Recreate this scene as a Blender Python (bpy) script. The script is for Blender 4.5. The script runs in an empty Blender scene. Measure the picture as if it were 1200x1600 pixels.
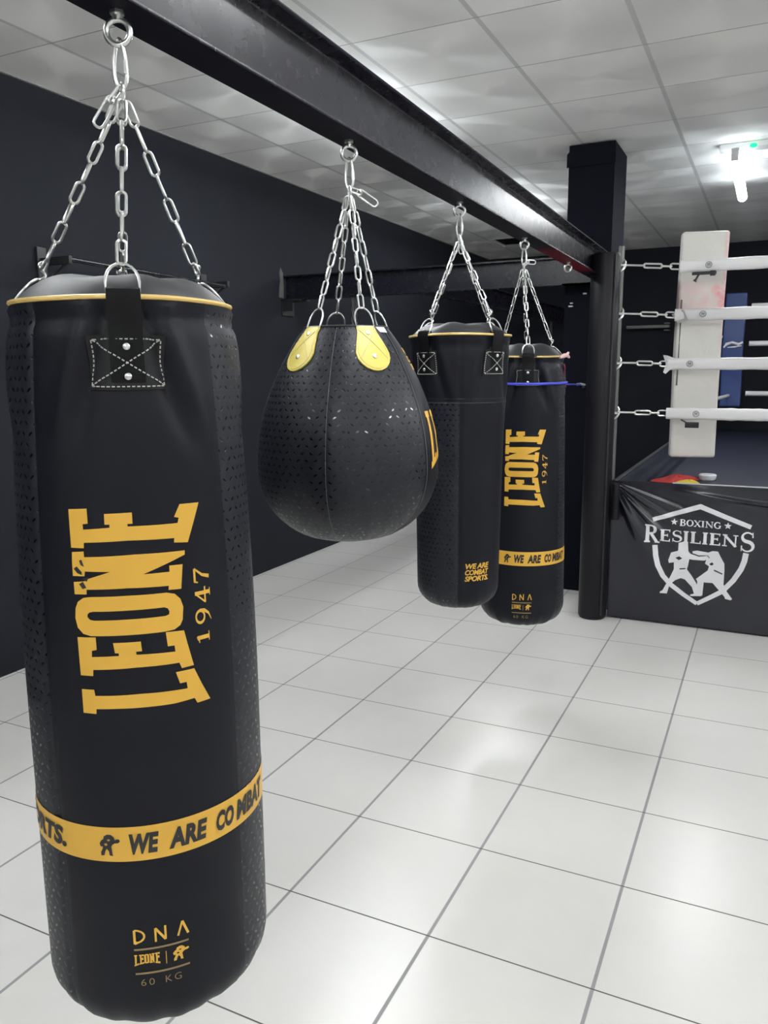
import bpy, bmesh, math, random
from mathutils import Vector, Matrix
from mathutils.geometry import tessellate_polygon
random.seed(7)
C = bpy.context.scene.collection
PI = math.pi
sin, cos, rad = math.sin, math.cos, math.radians

# ---------------------------------------------------------------- camera
CAM_H = 1.5419
right = Vector((0.90003313, 0.43576691, -0.00689629))
up = Vector((-0.06997587, 0.16011035, 0.98461569))
fwd = Vector((-0.4301671, 0.88570417, -0.17459779))
cd = bpy.data.cameras.new('camera')
cam = bpy.data.objects.new('camera', cd)
C.objects.link(cam)
M4 = Matrix((right, up, -fwd)).transposed().to_4x4()
M4.translation = Vector((0, 0, CAM_H))
cam.matrix_world = M4
cd.sensor_fit = 'VERTICAL'
cd.sensor_height = 24
cd.lens = 24 * 1236.25 / 1600
cd.clip_start = 0.02
bpy.context.scene.camera = cam

# ---------------------------------------------------------------- exposure, world
sc = bpy.context.scene
sc.view_settings.view_transform = 'Standard'
sc.view_settings.look = 'None'
sc.view_settings.gamma = 1
sc.view_settings.use_curve_mapping = False
sc.view_settings.exposure = 0.65
w = bpy.data.worlds.new('world')
sc.world = w
w.use_nodes = True
w.node_tree.nodes['Background'].inputs[0].default_value = (0.8, 0.85, 0.9, 1)
w.node_tree.nodes['Background'].inputs[1].default_value = 0.25

CEIL = 2.991
# first the seen tube lamp, then unseen ones added to light the room: x, y of centre, power of the lamp (each gets a fixture further down)
TUBES_AND_FILLS = [(-0.312, 6.44, 56), (-0.345, 1.9, 8), (2.3, 6.8, 40), (2.3, 4.3, 28), (2.3, 1.9, 8), (-0.345, -1.2, 14), (2.3, -1.2, 12),
         (-2.2, 1.5, 34), (-2.2, 4.3, 50), (-2.2, 7.1, 50), (-2.2, -1.2, 26)]
TUBE_L = 1.36
for (tx, ty, pw) in TUBES_AND_FILLS:  # area light for the seen lamp and for each added one
    ld = bpy.data.lights.new('tube_or_fill_light', 'AREA')
    ld.shape = 'RECTANGLE'
    ld.size = 0.09
    ld.size_y = TUBE_L
    ld.energy = pw * 0.25
    ld.color = (0.97, 0.99, 1.0)
    lo = bpy.data.objects.new('tube_or_fill_light', ld)
    lo.location = (tx, ty, CEIL - 0.175)
    C.objects.link(lo)


# ---------------------------------------------------------------- node helpers
class NT:
    def __init__(s, name):
        s.m = bpy.data.materials.new(name)
        s.m.use_nodes = True
        s.t = s.m.node_tree
        s.b = s.t.nodes['Principled BSDF']
        s.o = s.t.nodes['Material Output']

    def n(s, k):
        return s.t.nodes.new(k)

    def put(s, sock, v):
        if isinstance(v, bpy.types.NodeSocket):
            s.t.links.new(v, sock)
        else:
            if sock.type == 'RGBA' and len(v) == 3:
                v = (*v, 1)
            sock.default_value = v

    def math(s, op, a, b=0.0, c=0.0, clamp=False):
        n = s.n('ShaderNodeMath')
        n.operation = op
        n.use_clamp = clamp
        s.put(n.inputs[0], a)
        s.put(n.inputs[1], b)
        s.put(n.inputs[2], c)
        return n.outputs[0]

    def mix(s, f, a, b):
        n = s.n('ShaderNodeMix')
        n.data_type = 'RGBA'
        s.put(n.inputs[0], f)
        s.put(n.inputs[6], a)
        s.put(n.inputs[7], b)
        return n.outputs[2]

    def mixf(s, f, a, b):
        n = s.n('ShaderNodeMix')
        n.data_type = 'FLOAT'
        s.put(n.inputs[0], f)
        s.put(n.inputs[2], a)
        s.put(n.inputs[3], b)
        return n.outputs[0]

    def noise(s, vec, scale, detail=2, rough=0.5, dist=0.0):
        n = s.n('ShaderNodeTexNoise')
        if vec is not None:
            s.put(n.inputs['Vector'], vec)
        n.inputs['Scale'].default_value = scale
        n.inputs['Detail'].default_value = detail
        n.inputs['Roughness'].default_value = rough
        n.inputs['Distortion'].default_value = dist
        return n.outputs['Fac']

    def coord(s, k='Object'):
        return s.n('ShaderNodeTexCoord').outputs[k]

    def xyz(s, v):
        n = s.n('ShaderNodeSeparateXYZ')
        s.put(n.inputs[0], v)
        return n.outputs

    def comb(s, x, y, z):
        n = s.n('ShaderNodeCombineXYZ')
        for i, q in enumerate((x, y, z)):
            s.put(n.inputs[i], q)
        return n.outputs[0]

    def ramp(s, f, lo, hi):
        n = s.n('ShaderNodeMapRange')
        n.interpolation_type = 'SMOOTHSTEP'
        s.put(n.inputs[0], f)
        n.inputs[1].default_value = lo
        n.inputs[2].default_value = hi
        return n.outputs[0]

    def bump(s, h, strength=0.3, dist=0.001):
        n = s.n('ShaderNodeBump')
        s.put(n.inputs['Height'], h)
        n.inputs['Strength'].default_value = strength
        n.inputs['Distance'].default_value = dist
        s.t.links.new(n.outputs[0], s.b.inputs['Normal'])
        return n.outputs[0]

    def set(s, **k):
        for a, v in k.items():
            s.put(s.b.inputs[a.replace('_', ' ')], v)
        return s.m


def mat(name, col, rough=0.5, metal=0.0, spec=0.5, nscale=0, nstr=0.2, ndist=0.001, var=0.0):
    t = NT(name)
    t.set(Base_Color=col, Roughness=rough, Metallic=metal)
    t.b.inputs['Specular IOR Level'].default_value = spec
    if nscale:
        f = t.noise(t.coord(), nscale, 4, 0.6)
        t.bump(f, nstr, ndist)
        if var:
            t.set(Base_Color=t.mix(f, tuple(c * (1 - var) for c in col), tuple(min(1, c * (1 + var)) for c in col)))
    return t.m


M = {}
M['steel'] = mat('galvanised_steel', (0.70, 0.71, 0.70), 0.30, 1.0, nscale=90, nstr=0.15)
M['dull_steel'] = mat('dull_steel', (0.42, 0.43, 0.42), 0.42, 0.9, nscale=60, nstr=0.2)
M['dim_chain'] = mat('painted_chain', (0.10, 0.10, 0.10), 0.5, 0.4)
M['gold'] = mat('gold_print', (0.66, 0.375, 0.045), 0.42, nscale=300, nstr=0.15, ndist=0.0004)
M['gold_dim'] = mat('faded_gold_print', (0.26, 0.19, 0.08), 0.45)
M['gold_pipe'] = mat('gold_piping', (0.72, 0.50, 0.17), 0.28, 0.1)
M['print_black'] = mat('black_print', (0.012, 0.012, 0.014), 0.5)
M['yellow'] = mat('yellow_leather', (0.60, 0.49, 0.085), 0.42, nscale=180, nstr=0.3, ndist=0.0006)
M['yellow_edge'] = mat('yellow_stitch', (0.62, 0.54, 0.22), 0.6)
M['webbing'] = mat('black_webbing', (0.006, 0.006, 0.008), 0.6, spec=0.3, nscale=500, nstr=0.3, ndist=0.0006)
M['thread'] = mat('grey_thread', (0.45, 0.45, 0.42), 0.7)
M['white'] = mat('white_vinyl', (0.80, 0.79, 0.80), 0.45, nscale=14, nstr=0.25, ndist=0.006)
M['black_hole'] = mat('void_black', (0.01, 0.01, 0.01), 0.9)
M['column'] = mat('black_column_paint', (0.007, 0.008, 0.013), 0.8, spec=0.05, nscale=22, nstr=0.25, ndist=0.002)
M['post_pad'] = mat('black_padding_vinyl', (0.007, 0.007, 0.010), 0.42, spec=0.25, nscale=12, nstr=0.15, ndist=0.004)
M['apron'] = mat('black_apron_vinyl', (0.010, 0.0105, 0.019), 0.23, spec=0.6, nscale=5, nstr=0.25, ndist=0.01)
M['mat_canvas'] = mat('dark_blue_canvas', (0.012, 0.014, 0.028), 0.55, spec=0.35, nscale=60, nstr=0.2)
M['trim_black'] = mat('black_trim', (0.012, 0.012, 0.015), 0.5)
M['blue_vinyl'] = mat('blue_pad_vinyl', (0.030, 0.058, 0.19), 0.45, nscale=10, nstr=0.2, ndist=0.004)
M['plaster'] = mat('bare_plaster', (0.10, 0.10, 0.09), 0.9, nscale=80, nstr=0.5, ndist=0.002)
M['pole_grey'] = mat('grey_pole', (0.15, 0.155, 0.15), 0.4, 0.3)
M['red_cloth'] = mat('red_cloth', (0.42, 0.03, 0.03), 0.8, nscale=60, nstr=0.4)
M['yellow_cloth'] = mat('yellow_cloth', (0.58, 0.45, 0.05), 0.8, nscale=60, nstr=0.4)
M['white_plastic'] = mat('white_plastic', (0.75, 0.77, 0.80), 0.35)
M['blue_cord'] = mat('blue_elastic', (0.05, 0.06, 0.55), 0.5)
M['red_tape'] = mat('red_band', (0.45, 0.03, 0.07), 0.5)
M['pink_tape'] = mat('pale_pink_tape', (0.7, 0.45, 0.45), 0.6)
M['tan_strap'] = mat('tan_strap', (0.35, 0.22, 0.10), 0.6)
M['fixture'] = mat('white_fixture', (0.62, 0.62, 0.62), 0.4)
M['logo_white'] = mat('white_ink', (0.82, 0.82, 0.84), 0.5)

t = NT('fill_tube_glow')
t.set(Base_Color=(0.9, 0.95, 1))
t.b.inputs['Emission Color'].default_value = (0.965, 0.985, 1.0, 1)
t.b.inputs['Emission Strength'].default_value = 40
M['tube'] = t.m  # glow of the added unseen tubes
t = NT('left_fill_tube_glow')
t.set(Base_Color=(0.9, 0.95, 1))
t.b.inputs['Emission Color'].default_value = (0.92, 0.97, 1.0, 1)
t.b.inputs['Emission Strength'].default_value = 14
M['left_fill_tube'] = t.m  # added tubes on the left, glow held weak to spare the ceiling
t = NT('dim_tube_glow')
t.set(Base_Color=(0.9, 0.95, 1))
t.b.inputs['Emission Color'].default_value = (0.86, 0.95, 1.0, 1)
t.b.inputs['Emission Strength'].default_value = 6
M['dim_tube'] = t.m  # the seen tube, dimmed to limit its glow on the ceiling
t = NT('green_led')
t.b.inputs['Emission Color'].default_value = (0.0, 1, 0.12, 1)
t.b.inputs['Emission Strength'].default_value = 3
t.set(Base_Color=(0.0, 0.08, 0.01), Roughness=0.7)
M['led'] = t.m

# smooth leatherette of the bags
t = NT('black_leatherette')
co = t.coord()
f1 = t.noise(co, 420, 3, 0.6)
f2 = t.noise(co, 7, 3, 0.6)
t.set(Base_Color=t.mix(f2, (0.0045, 0.0048, 0.0085), (0.0075, 0.0080, 0.0125)), Roughness=t.mixf(f2, 0.36, 0.52))
t.b.inputs['Specular IOR Level'].default_value = 0.19
t.bump(t.math('ADD', t.math('MULTIPLY', f1, 0.15), f2), 0.35, 0.004)
M['leather'] = t.m

# embossed leatherette: rows of short slanted glossy dashes (uv in metres)
t = NT('dashed_leatherette')
uv = t.coord('UV')
u, v, _ = t.xyz(uv)
S = 1 / 0.0195
a = t.math('MULTIPLY', u, S)
b = t.math('MULTIPLY', v, S * 1.15)
row = t.math('FLOOR', b)
odd = t.math('MODULO', t.math('ABSOLUTE', row), 2)
a = t.math('ADD', a, t.math('MULTIPLY', odd, 0.5))
colid = t.math('FLOOR', a)
fa = t.math('SUBTRACT', t.math('SUBTRACT', a, colid), 0.5)
fb = t.math('SUBTRACT', t.math('SUBTRACT', b, row), 0.5)
sg = t.math('SUBTRACT', t.math('MULTIPLY', t.math('MODULO', t.math('ABSOLUTE', colid), 2), 2), 1)
xx = t.math('ADD', t.math('MULTIPLY', fa, 0.72), t.math('MULTIPLY', t.math('MULTIPLY', fb, sg), 0.72))
yy = t.math('SUBTRACT', t.math('MULTIPLY', fb, 0.72), t.math('MULTIPLY', t.math('MULTIPLY', fa, sg), 0.72))
ex = t.math('POWER', t.math('DIVIDE', t.math('ABSOLUTE', xx), 0.29), 2)
ey = t.math('POWER', t.math('DIVIDE', t.math('ABSOLUTE', yy), 0.125), 2)
d = t.math('ADD', ex, ey)
dash = t.math('SUBTRACT', 1.0, t.ramp(d, 0.55, 1.3))
f2 = t.noise(t.coord(), 9, 3, 0.6)
t.set(Base_Color=t.mix(dash, (0.0085, 0.0098, 0.0155), (0.0025, 0.0025, 0.004)),
      Roughness=t.mixf(dash, t.mixf(f2, 0.40, 0.5), 0.13))
t.put(t.b.inputs['Specular IOR Level'], t.mixf(dash, 0.36, 0.5))
t.bump(t.math('ADD', t.math('MULTIPLY', dash, -0.25), f2), 0.35, 0.004)
M['dashed'] = t.m

M['cap'] = mat('matt_top_leatherette', (0.020, 0.020, 0.023), 0.5, spec=0.35, nscale=9, nstr=0.3, ndist=0.006)
# black painted walls
t = NT('black_wall_paint')
co = t.coord()
f = t.noise(co, 2.2, 4, 0.6)
g = t.noise(co, 130, 3, 0.6)
t.set(Base_Color=t.mix(f, (0.0175, 0.0190, 0.0245), (0.0235, 0.0255, 0.0320)), Roughness=0.6)
t.b.inputs['Specular IOR Level'].default_value = 0.05
t.bump(t.math('ADD', t.math('MULTIPLY', g, 0.1), f), 0.35, 0.02)
M['wall'] = t.m

# glossy painted steel beam
t = NT('black_beam_paint')
co = t.coord()
f = t.noise(co, 16, 5, 0.65)
g = t.noise(co, 140, 3, 0.6)
sp = t.ramp(t.noise(co, 26, 2, 0.5), 0.72, 0.76)
t.set(Base_Color=t.mix(sp, (0.007, 0.007, 0.012), (0.03, 0.03, 0.035)), Roughness=t.mixf(f, 0.22, 0.32))
t.b.inputs['Specular IOR Level'].default_value = 0.55
t.bump(t.math('ADD', t.math('MULTIPLY', g, 0.08), f), 0.05, 0.002)
M['beam'] = t.m
# same steel, red primer showing on one stretch of the lower flange (by distance along the beam)
t = NT('red_primer_steel')
co = t.coord()
x_, y_, z_ = t.xyz(co)
f = t.noise(co, 16, 4, 0.65)
e = t.math('ADD', y_, t.math('MULTIPLY', f, 0.25))
msk = t.math('MULTIPLY', t.math('LESS_THAN', z_, 0.004), t.math('MULTIPLY', t.ramp(e, 3.85, 4.0), t.math('SUBTRACT', 1, t.ramp(e, 4.75, 4.95))))
t.set(Base_Color=t.mix(msk, (0.006, 0.006, 0.011), (0.10, 0.010, 0.016)), Roughness=t.mixf(f, 0.4, 0.5))
t.b.inputs['Specular IOR Level'].default_value = 0.05
M['beam_flange'] = t.m

# ceramic floor: 45 cm tiles, grout wide along the room and thin across it
TX, TY, TS = -1.2023, 1.8096, 0.45
t = NT('floor_tiles')
co = t.coord()
x_, y_, z_ = t.xyz(co)
a = t.math('DIVIDE', t.math('SUBTRACT', x_, TX), TS)
b = t.math('DIVIDE', t.math('SUBTRACT', y_, TY), TS)
ia = t.math('ROUND', a)
ib = t.math('ROUND', b)
da = t.math('MULTIPLY', t.math('ABSOLUTE', t.math('SUBTRACT', a, ia)), TS)
db = t.math('MULTIPLY', t.math('ABSOLUTE', t.math('SUBTRACT', b, ib)), TS)
ga = t.math('SUBTRACT', 1, t.ramp(da, 0.0036, 0.0060))
gb = t.math('SUBTRACT', 1, t.ramp(db, 0.0016, 0.0030))
cell = t.comb(t.math('FLOOR', a), t.math('FLOOR', b), 0.0)
wn = t.n('ShaderNodeTexWhiteNoise')
wn.noise_dimensions = '3D'
t.put(wn.inputs['Vector'], cell)
vm = t.n('ShaderNodeVectorMath')
vm.operation = 'MULTIPLY_ADD'
t.put(vm.inputs[0], wn.outputs['Color'])
vm.inputs[1].default_value = (9, 9, 9)
t.put(vm.inputs[2], co)
f = t.noise(vm.outputs[0], 4.5, 6, 0.62, 0.4)
g = t.noise(vm.outputs[0], 2.4, 3, 0.5, 0.4)
base = t.mix(t.ramp(f, 0.2, 0.8), (0.655, 0.648, 0.622), (0.680, 0.672, 0.645))
base = t.mix(t.math('MULTIPLY', t.ramp(g, 0.45, 0.95), 0.40), base, (0.69, 0.645, 0.58))
base = t.mix(t.math('MULTIPLY', wn.outputs['Value'], 0.10), base, (0.55, 0.56, 0.56))
vein = t.math('SUBTRACT', 1, t.ramp(t.math('ABSOLUTE', t.math('SUBTRACT', f, 0.5)), 0.0, 0.003))
base = t.mix(t.math('MULTIPLY', t.math('MULTIPLY', vein, t.ramp(g, 0.5, 0.7)), 0.10), base, (0.48, 0.47, 0.45))
col = t.mix(ga, base, (0.27, 0.27, 0.275))
col = t.mix(gb, col, (0.09, 0.09, 0.09))
gr = t.math('MAXIMUM', ga, gb)
t.set(Base_Color=col, Roughness=t.mixf(gr, 0.27, 0.8))
t.b.inputs['Specular IOR Level'].default_value = 0.5
t.bump(t.math('ADD', t.math('MULTIPLY', gr, -1), 0.0), 0.25, 0.002)
M['floor'] = t.m

# ceiling: suspended tiles, each pressed with circular brushing about its centre
CX, CY, CSX, CSY = -1.8076, 3.4143, 0.5917, 0.6083
t = NT('ceiling_tiles')
co = t.coord()
x_, y_, z_ = t.xyz(co)
a = t.math('DIVIDE', t.math('SUBTRACT', x_, CX), CSX)
b = t.math('DIVIDE', t.math('SUBTRACT', y_, CY), CSY)
da = t.math('MULTIPLY', t.math('ABSOLUTE', t.math('SUBTRACT', a, t.math('ROUND', a))), CSX)
db = t.math('MULTIPLY', t.math('ABSOLUTE', t.math('SUBTRACT', b, t.math('ROUND', b))), CSY)
ga = t.math('SUBTRACT', 1, t.ramp(da, 0.010, 0.0125))
gb = t.math('SUBTRACT', 1, t.ramp(db, 0.0022, 0.0045))
fa = t.math('SUBTRACT', t.math('SUBTRACT', a, t.math('FLOOR', a)), 0.5)
fb = t.math('SUBTRACT', t.math('SUBTRACT', b, t.math('FLOOR', b)), 0.5)
tang = t.comb(t.math('MULTIPLY', fb, -1), fa, 0.0)
vn = t.n('ShaderNodeVectorMath')
vn.operation = 'NORMALIZE'
t.put(vn.inputs[0], tang)
f = t.noise(co, 30, 4, 0.6)
cell = t.comb(t.math('FLOOR', a), t.math('FLOOR', b), 0.0)
wn = t.n('ShaderNodeTexWhiteNoise')
t.put(wn.inputs['Vector'], cell)
base = t.mix(wn.outputs['Value'], (0.91, 0.905, 0.885), (0.94, 0.93, 0.91))
col = t.mix(ga, base, (0.62, 0.62, 0.62))
col = t.mix(gb, col, (0.40, 0.40, 0.39))
t.set(Base_Color=col, Roughness=0.6)
gl = t.n('ShaderNodeBsdfAnisotropic')
gl.inputs['Color'].default_value = (0.85, 0.85, 0.84, 1)
gl.inputs['Roughness'].default_value = 0.72
gl.inputs['Anisotropy'].default_value = 0.62
t.put(gl.inputs['Tangent'], vn.outputs[0])
mx = t.n('ShaderNodeMixShader')
t.put(mx.inputs[0], t.math('MULTIPLY', t.math('SUBTRACT', 1, t.math('MAXIMUM', ga, gb)), 0.19))
t.t.links.new(t.b.outputs[0], mx.inputs[1])
t.t.links.new(gl.outputs[0], mx.inputs[2])
t.t.links.new(mx.outputs[0], t.o.inputs['Surface'])
M['ceiling'] = t.m

# used white vinyl of the corner pad, red smears low on its right edge (object space, metres)
t = NT('stained_white_vinyl')
co = t.coord()
x_, y_, z_ = t.xyz(co)
f = t.noise(co, 7, 4, 0.6, 1.0)
zz = t.math('SUBTRACT', 1, t.ramp(t.math('ABSOLUTE', t.math('SUBTRACT', z_, 0.97)), 0.05, 0.15))
xm = t.ramp(x_, -0.10, 0.15)
m1 = t.math('MULTIPLY', t.math('MULTIPLY', zz, t.math('ADD', t.math('MULTIPLY', t.math('POWER', xm, 2.5), 0.75), 0.25)), t.math('ADD', t.math('MULTIPLY', t.ramp(f, 0.35, 0.6), 0.7), 0.3))
edge = t.math('MULTIPLY', t.ramp(x_, 0.10, 0.135), t.math('MULTIPLY', t.ramp(z_, 0.2, 1.2), 0.35))
mm = t.math('MAXIMUM', m1, edge)
t.set(Base_Color=t.mix(mm, t.mix(f, (0.70, 0.685, 0.64), (0.76, 0.75, 0.71)), (0.75, 0.16, 0.20)), Roughness=0.42)
t.bump(f, 0.4, 0.01)
M['stained'] = t.m


# ---------------------------------------------------------------- mesh helpers
def obj(name, bm, m, parent=None, smooth=True, loc=None):
    me = bpy.data.meshes.new(name)
    bmesh.ops.recalc_face_normals(bm, faces=bm.faces)
    bm.to_mesh(me)
    bm.free()
    for mm in (m if isinstance(m, (list, tuple)) else [m]):
        me.materials.append(mm)
    if smooth:
        me.shade_smooth()
        me.set_sharp_from_angle(angle=rad(38))
    o = bpy.data.objects.new(name, me)
    C.objects.link(o)
    if parent:
        o.parent = parent
    if loc is not None:
        o.location = loc
    return o


def thing(name, label, cat, loc=(0, 0, 0), rotz=0, group=None):
    o = bpy.data.objects.new(name, None)
    o.empty_display_size = 0.1
    C.objects.link(o)
    o.location = loc
    o.rotation_euler = (0, 0, rotz)
    o['label'] = label
    o['category'] = cat
    if group:
        o['group'] = group
    return o


def tag(o, label, cat, group=None):
    o['label'] = label
    o['category'] = cat
    if group:
        o['group'] = group
    return o


def struct(o):
    o['kind'] = 'structure'
    return o


def box(bm, x0, x1, y0, y1, z0, z1, bevel=0, seg=2):
    r = bmesh.ops.create_cube(bm, size=1)
    vs = r['verts']
    for v in vs:
        v.co = Vector((x0 + (v.co.x + .5) * (x1 - x0), y0 + (v.co.y + .5) * (y1 - y0), z0 + (v.co.z + .5) * (z1 - z0)))
    if bevel:
        es = list({e for v in vs for e in v.link_edges})
        bmesh.ops.bevel(bm, geom=es, offset=bevel, segments=seg, affect='EDGES', profile=0.6)
    return vs


def tube(bm, pts, r, n=8, closed=False, caps=True):
    pts = [Vector(p) for p in pts]
    N = len(pts)
    rs = r if isinstance(r, (list, tuple)) else [r] * N
    rings = []
    prev = None
    for i, p in enumerate(pts):
        if closed:
            d = pts[(i + 1) % N] - pts[i - 1]
        else:
            d = pts[min(i + 1, N - 1)] - pts[max(i - 1, 0)]
        d.normalize()
        if prev is None:
            a = Vector((0, 0, 1)) if abs(d.z) < 0.9 else Vector((1, 0, 0))
            nrm = (a - d * a.dot(d)).normalized()
        else:
            nrm = (prev - d * prev.dot(d))
            nrm = nrm.normalized() if nrm.length > 1e-6 else d.orthogonal().normalized()
        prev = nrm
        bi = d.cross(nrm)
        rings.append([bm.verts.new(p + (nrm * cos(2 * PI * k / n) + bi * sin(2 * PI * k / n)) * rs[i]) for k in range(n)])
    for i in range(N if closed else N - 1):
        A, B = rings[i], rings[(i + 1) % N]
        sh = 0
        if closed and i == N - 1:
            sh = min(range(n), key=lambda s: sum((A[k].co - B[(k + s) % n].co).length for k in range(n)))
        for k in range(n):
            bm.faces.new((A[k], A[(k + 1) % n], B[(k + 1 + sh) % n], B[(k + sh) % n]))
    if not closed and caps:
        bm.faces.new(rings[0][::-1])
        bm.faces.new(rings[-1])


def frame(axis, ref=None):
    axis = axis.normalized()
    ref = ref or (Vector((0, 0, 1)) if abs(axis.z) < 0.9 else Vector((1, 0, 0)))
    x = (ref - axis * ref.dot(axis)).normalized()
    y = axis.cross(x)
    return x, y, axis


def ring_path(c, ax_u, ax_v, ru, rv, n=20, a0=0, a1=2 * PI):
    full = abs(a1 - a0 - 2 * PI) < 1e-6
    return [c + ax_u * (ru * cos(a0 + (a1 - a0) * i / (n if full else n - 1))) + ax_v * (rv * sin(a0 + (a1 - a0) * i / (n if full else n - 1))) for i in range(n)]


def link(bm, c, axis, side, L, W, wr, n=6):
    """one oval chain link: L outer length along axis, W outer width along side"""
    h = L / 2 - W / 2
    r = W / 2 - wr
    pts = []
    for i in range(7):
        a = -PI / 2 + PI * i / 6
        pts.append(c + axis * (h + r * cos(a)) + side * (r * sin(a)))
    for i in range(7):
        a = PI / 2 + PI * i / 6
        pts.append(c + axis * (-h + r * cos(a)) + side * (r * sin(a)))
    tube(bm, pts, wr, n, closed=True)


def chain(bm, p0, p1, L=0.043, W=0.0185, wr=0.0026, twist=0.0, sag=0.0):
    d = p1 - p0
    n = max(1, round(d.length / (L - 2 * wr)))
    x, y, ax = frame(d)
    for i in range(n):
        f = (i + .5) / n
        c = p0 + d * f - Vector((0, 0, 1)) * sag * 4 * f * (1 - f)
        a = twist + (PI / 2 if i % 2 else 0) + random.uniform(-.16, .16)
        LL = d.length / n + 2 * wr
        link(bm, c, ax, x * cos(a) + y * sin(a), LL, W, wr)


# ---- flat shapes laid on curved surfaces
def flat_faces(polys):
    """polys: list of polygons; a polygon is [outer, hole, ...] of 2D points -> bmesh in the xy plane"""
    bm = bmesh.new()
    for pg in polys:
        loops = [[Vector((p[0], p[1], 0)) for p in l] for l in pg]
        tris = tessellate_polygon(loops)
        vs = [bm.verts.new(p) for l in loops for p in l]
        for tr in tris:
            try:
                bm.faces.new([vs[i] for i in tr])
            except ValueError:
                pass
    return bm


def slice_grid(bm, du, dv):
    for ax, st in ((0, du), (1, dv)):
        if not st or not bm.verts:
            continue
        lo = min(v.co[ax] for v in bm.verts)
        hi = max(v.co[ax] for v in bm.verts)
        k = math.ceil(lo / st)
        while k * st < hi:
            co = Vector((0, 0, 0))
            co[ax] = k * st
            no = Vector((0, 0, 0))
            no[ax] = 1
            bmesh.ops.bisect_plane(bm, geom=bm.verts[:] + bm.edges[:] + bm.faces[:], plane_co=co, plane_no=no, dist=1e-6)
            k += 1
    return bm


def lay(bm, fn, off, thick=0):
    """map flat bmesh (u,v) through fn(u,v,offset); optional thickness with closed rim"""
    uvs = {v: (v.co.x, v.co.y) for v in bm.verts}
    if thick:
        rim = [e for e in bm.edges if len(e.link_faces) == 1]
        low = {}
        for e in rim:
            for v in e.verts:
                if v not in low:
                    low[v] = bm.verts.new(fn(*uvs[v], 0))
        for e in rim:
            a, b = e.verts
            bm.faces.new((a, b, low[b], low[a]))
    for v, (u, q) in uvs.items():
        v.co = fn(u, q, off + thick)
    return bm


def stroke_polys(pts, wds):
    """polyline with width -> quads + round joints as separate polygons"""
    out = []
    if not isinstance(wds, (list, tuple)):
        wds = [wds] * len(pts)
    L, R = [], []
    n = len(pts)
    closed = False
    for i in range(n):
        a = Vector(pts[max(i - 1, 0)])
        b = Vector(pts[min(i + 1, n - 1)])
        p = Vector(pts[i])
        d = (b - a).normalized()
        nn = Vector((-d.y, d.x))
        k = 1.0
        if 0 < i < n - 1:
            d1 = (p - a).normalized()
            k = 1 / max(0.5, abs(nn.dot(Vector((-d1.y, d1.x)))))
        L.append(p + nn * wds[i] / 2 * k)
        R.append(p - nn * wds[i] / 2 * k)
    for i in range(n - 1):
        out.append([[L[i], L[i + 1], R[i + 1], R[i]]])
    return out


def arc(cx, cy, rx, ry, a0, a1, n=12):
    return [(cx + rx * cos(rad(a0 + (a1 - a0) * i / (n - 1))), cy + ry * sin(rad(a0 + (a1 - a0) * i / (n - 1)))) for i in range(n)]


def text_flat(s, size=1.0, bold=0.0, shear=0.0, space=1.0):
    cu = bpy.data.curves.new('txt', 'FONT')
    cu.body = s
    cu.size = size
    cu.offset = bold
    cu.shear = shear
    cu.space_character = space
    cu.resolution_u = 3
    o = bpy.data.objects.new('txt', cu)
    C.objects.link(o)
    bpy.context.view_layer.update()
    me = bpy.data.meshes.new_from_object(o.evaluated_get(bpy.context.evaluated_depsgraph_get()))
    bm = bmesh.new()
    bm.from_mesh(me)
    C.objects.unlink(o)
    bpy.data.objects.remove(o)
    bpy.data.curves.remove(cu)
    bpy.data.meshes.remove(me)
    return bm


def fit(bm, x0, x1, y0, y1):
    lx = min(v.co.x for v in bm.verts)
    hx = max(v.co.x for v in bm.verts)
    ly = min(v.co.y for v in bm.verts)
    hy = max(v.co.y for v in bm.verts)
    for v in bm.verts:
        v.co.x = x0 + (v.co.x - lx) / (hx - lx) * (x1 - x0)
        v.co.y = y0 + (v.co.y - ly) / (hy - ly) * (y1 - y0)
        v.co.z = 0
    return bm


def merge(a, b):
    me = bpy.data.meshes.new('tmp')
    b.to_mesh(me)
    b.free()
    a.from_mesh(me)
    bpy.data.meshes.remove(me)
    return a


# ---------------------------------------------------------------- room shell
XL, XR, YB, YF = -3.48, 4.9, 10.40, -3.0


def slab(name, m, x0, x1, y0, y1, z0, z1):
    bm = bmesh.new()
    box(bm, x0, x1, y0, y1, z0, z1)
    return struct(obj(name, bm, m, smooth=False))


slab('floor', M['floor'], XL - .15, XR + .15, YF - .15, YB + .15, -0.1, 0)
HX0, HX1, HY0, HY1 = CX - 2 * CSX + 0.012, CX - CSX - 0.012, CY + 9 * CSY, CY + 10 * CSY
bm = bmesh.new()       # ceiling with one tile missing near the far end
for (a0, a1, b0, b1) in ((XL - .15, HX0, YF - .15, YB + .15), (HX1, XR + .15, YF - .15, YB + .15), (HX0, HX1, YF - .15, HY0), (HX0, HX1, HY1, YB + .15)):
    box(bm, a0, a1, b0, b1, CEIL, CEIL + 0.03)
struct(obj('ceiling', bm, M['ceiling'], smooth=False))
bm = bmesh.new()
box(bm, HX0 - .05, HX1 + .05, HY0 - .05, HY1 + .05, CEIL + 0.25, CEIL + 0.28)
box(bm, HX0 - .05, HX0, HY0 - .05, HY1 + .05, CEIL + 0.03, CEIL + 0.25)
box(bm, HX1, HX1 + .05, HY0 - .05, HY1 + .05, CEIL + 0.03, CEIL + 0.25)
box(bm, HX0, HX1, HY0 - .05, HY0, CEIL + 0.03, CEIL + 0.25)
box(bm, HX0, HX1, HY1, HY1 + .05, CEIL + 0.03, CEIL + 0.25)
struct(obj('trim_1', bm, M['black_hole'], smooth=False))
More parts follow.
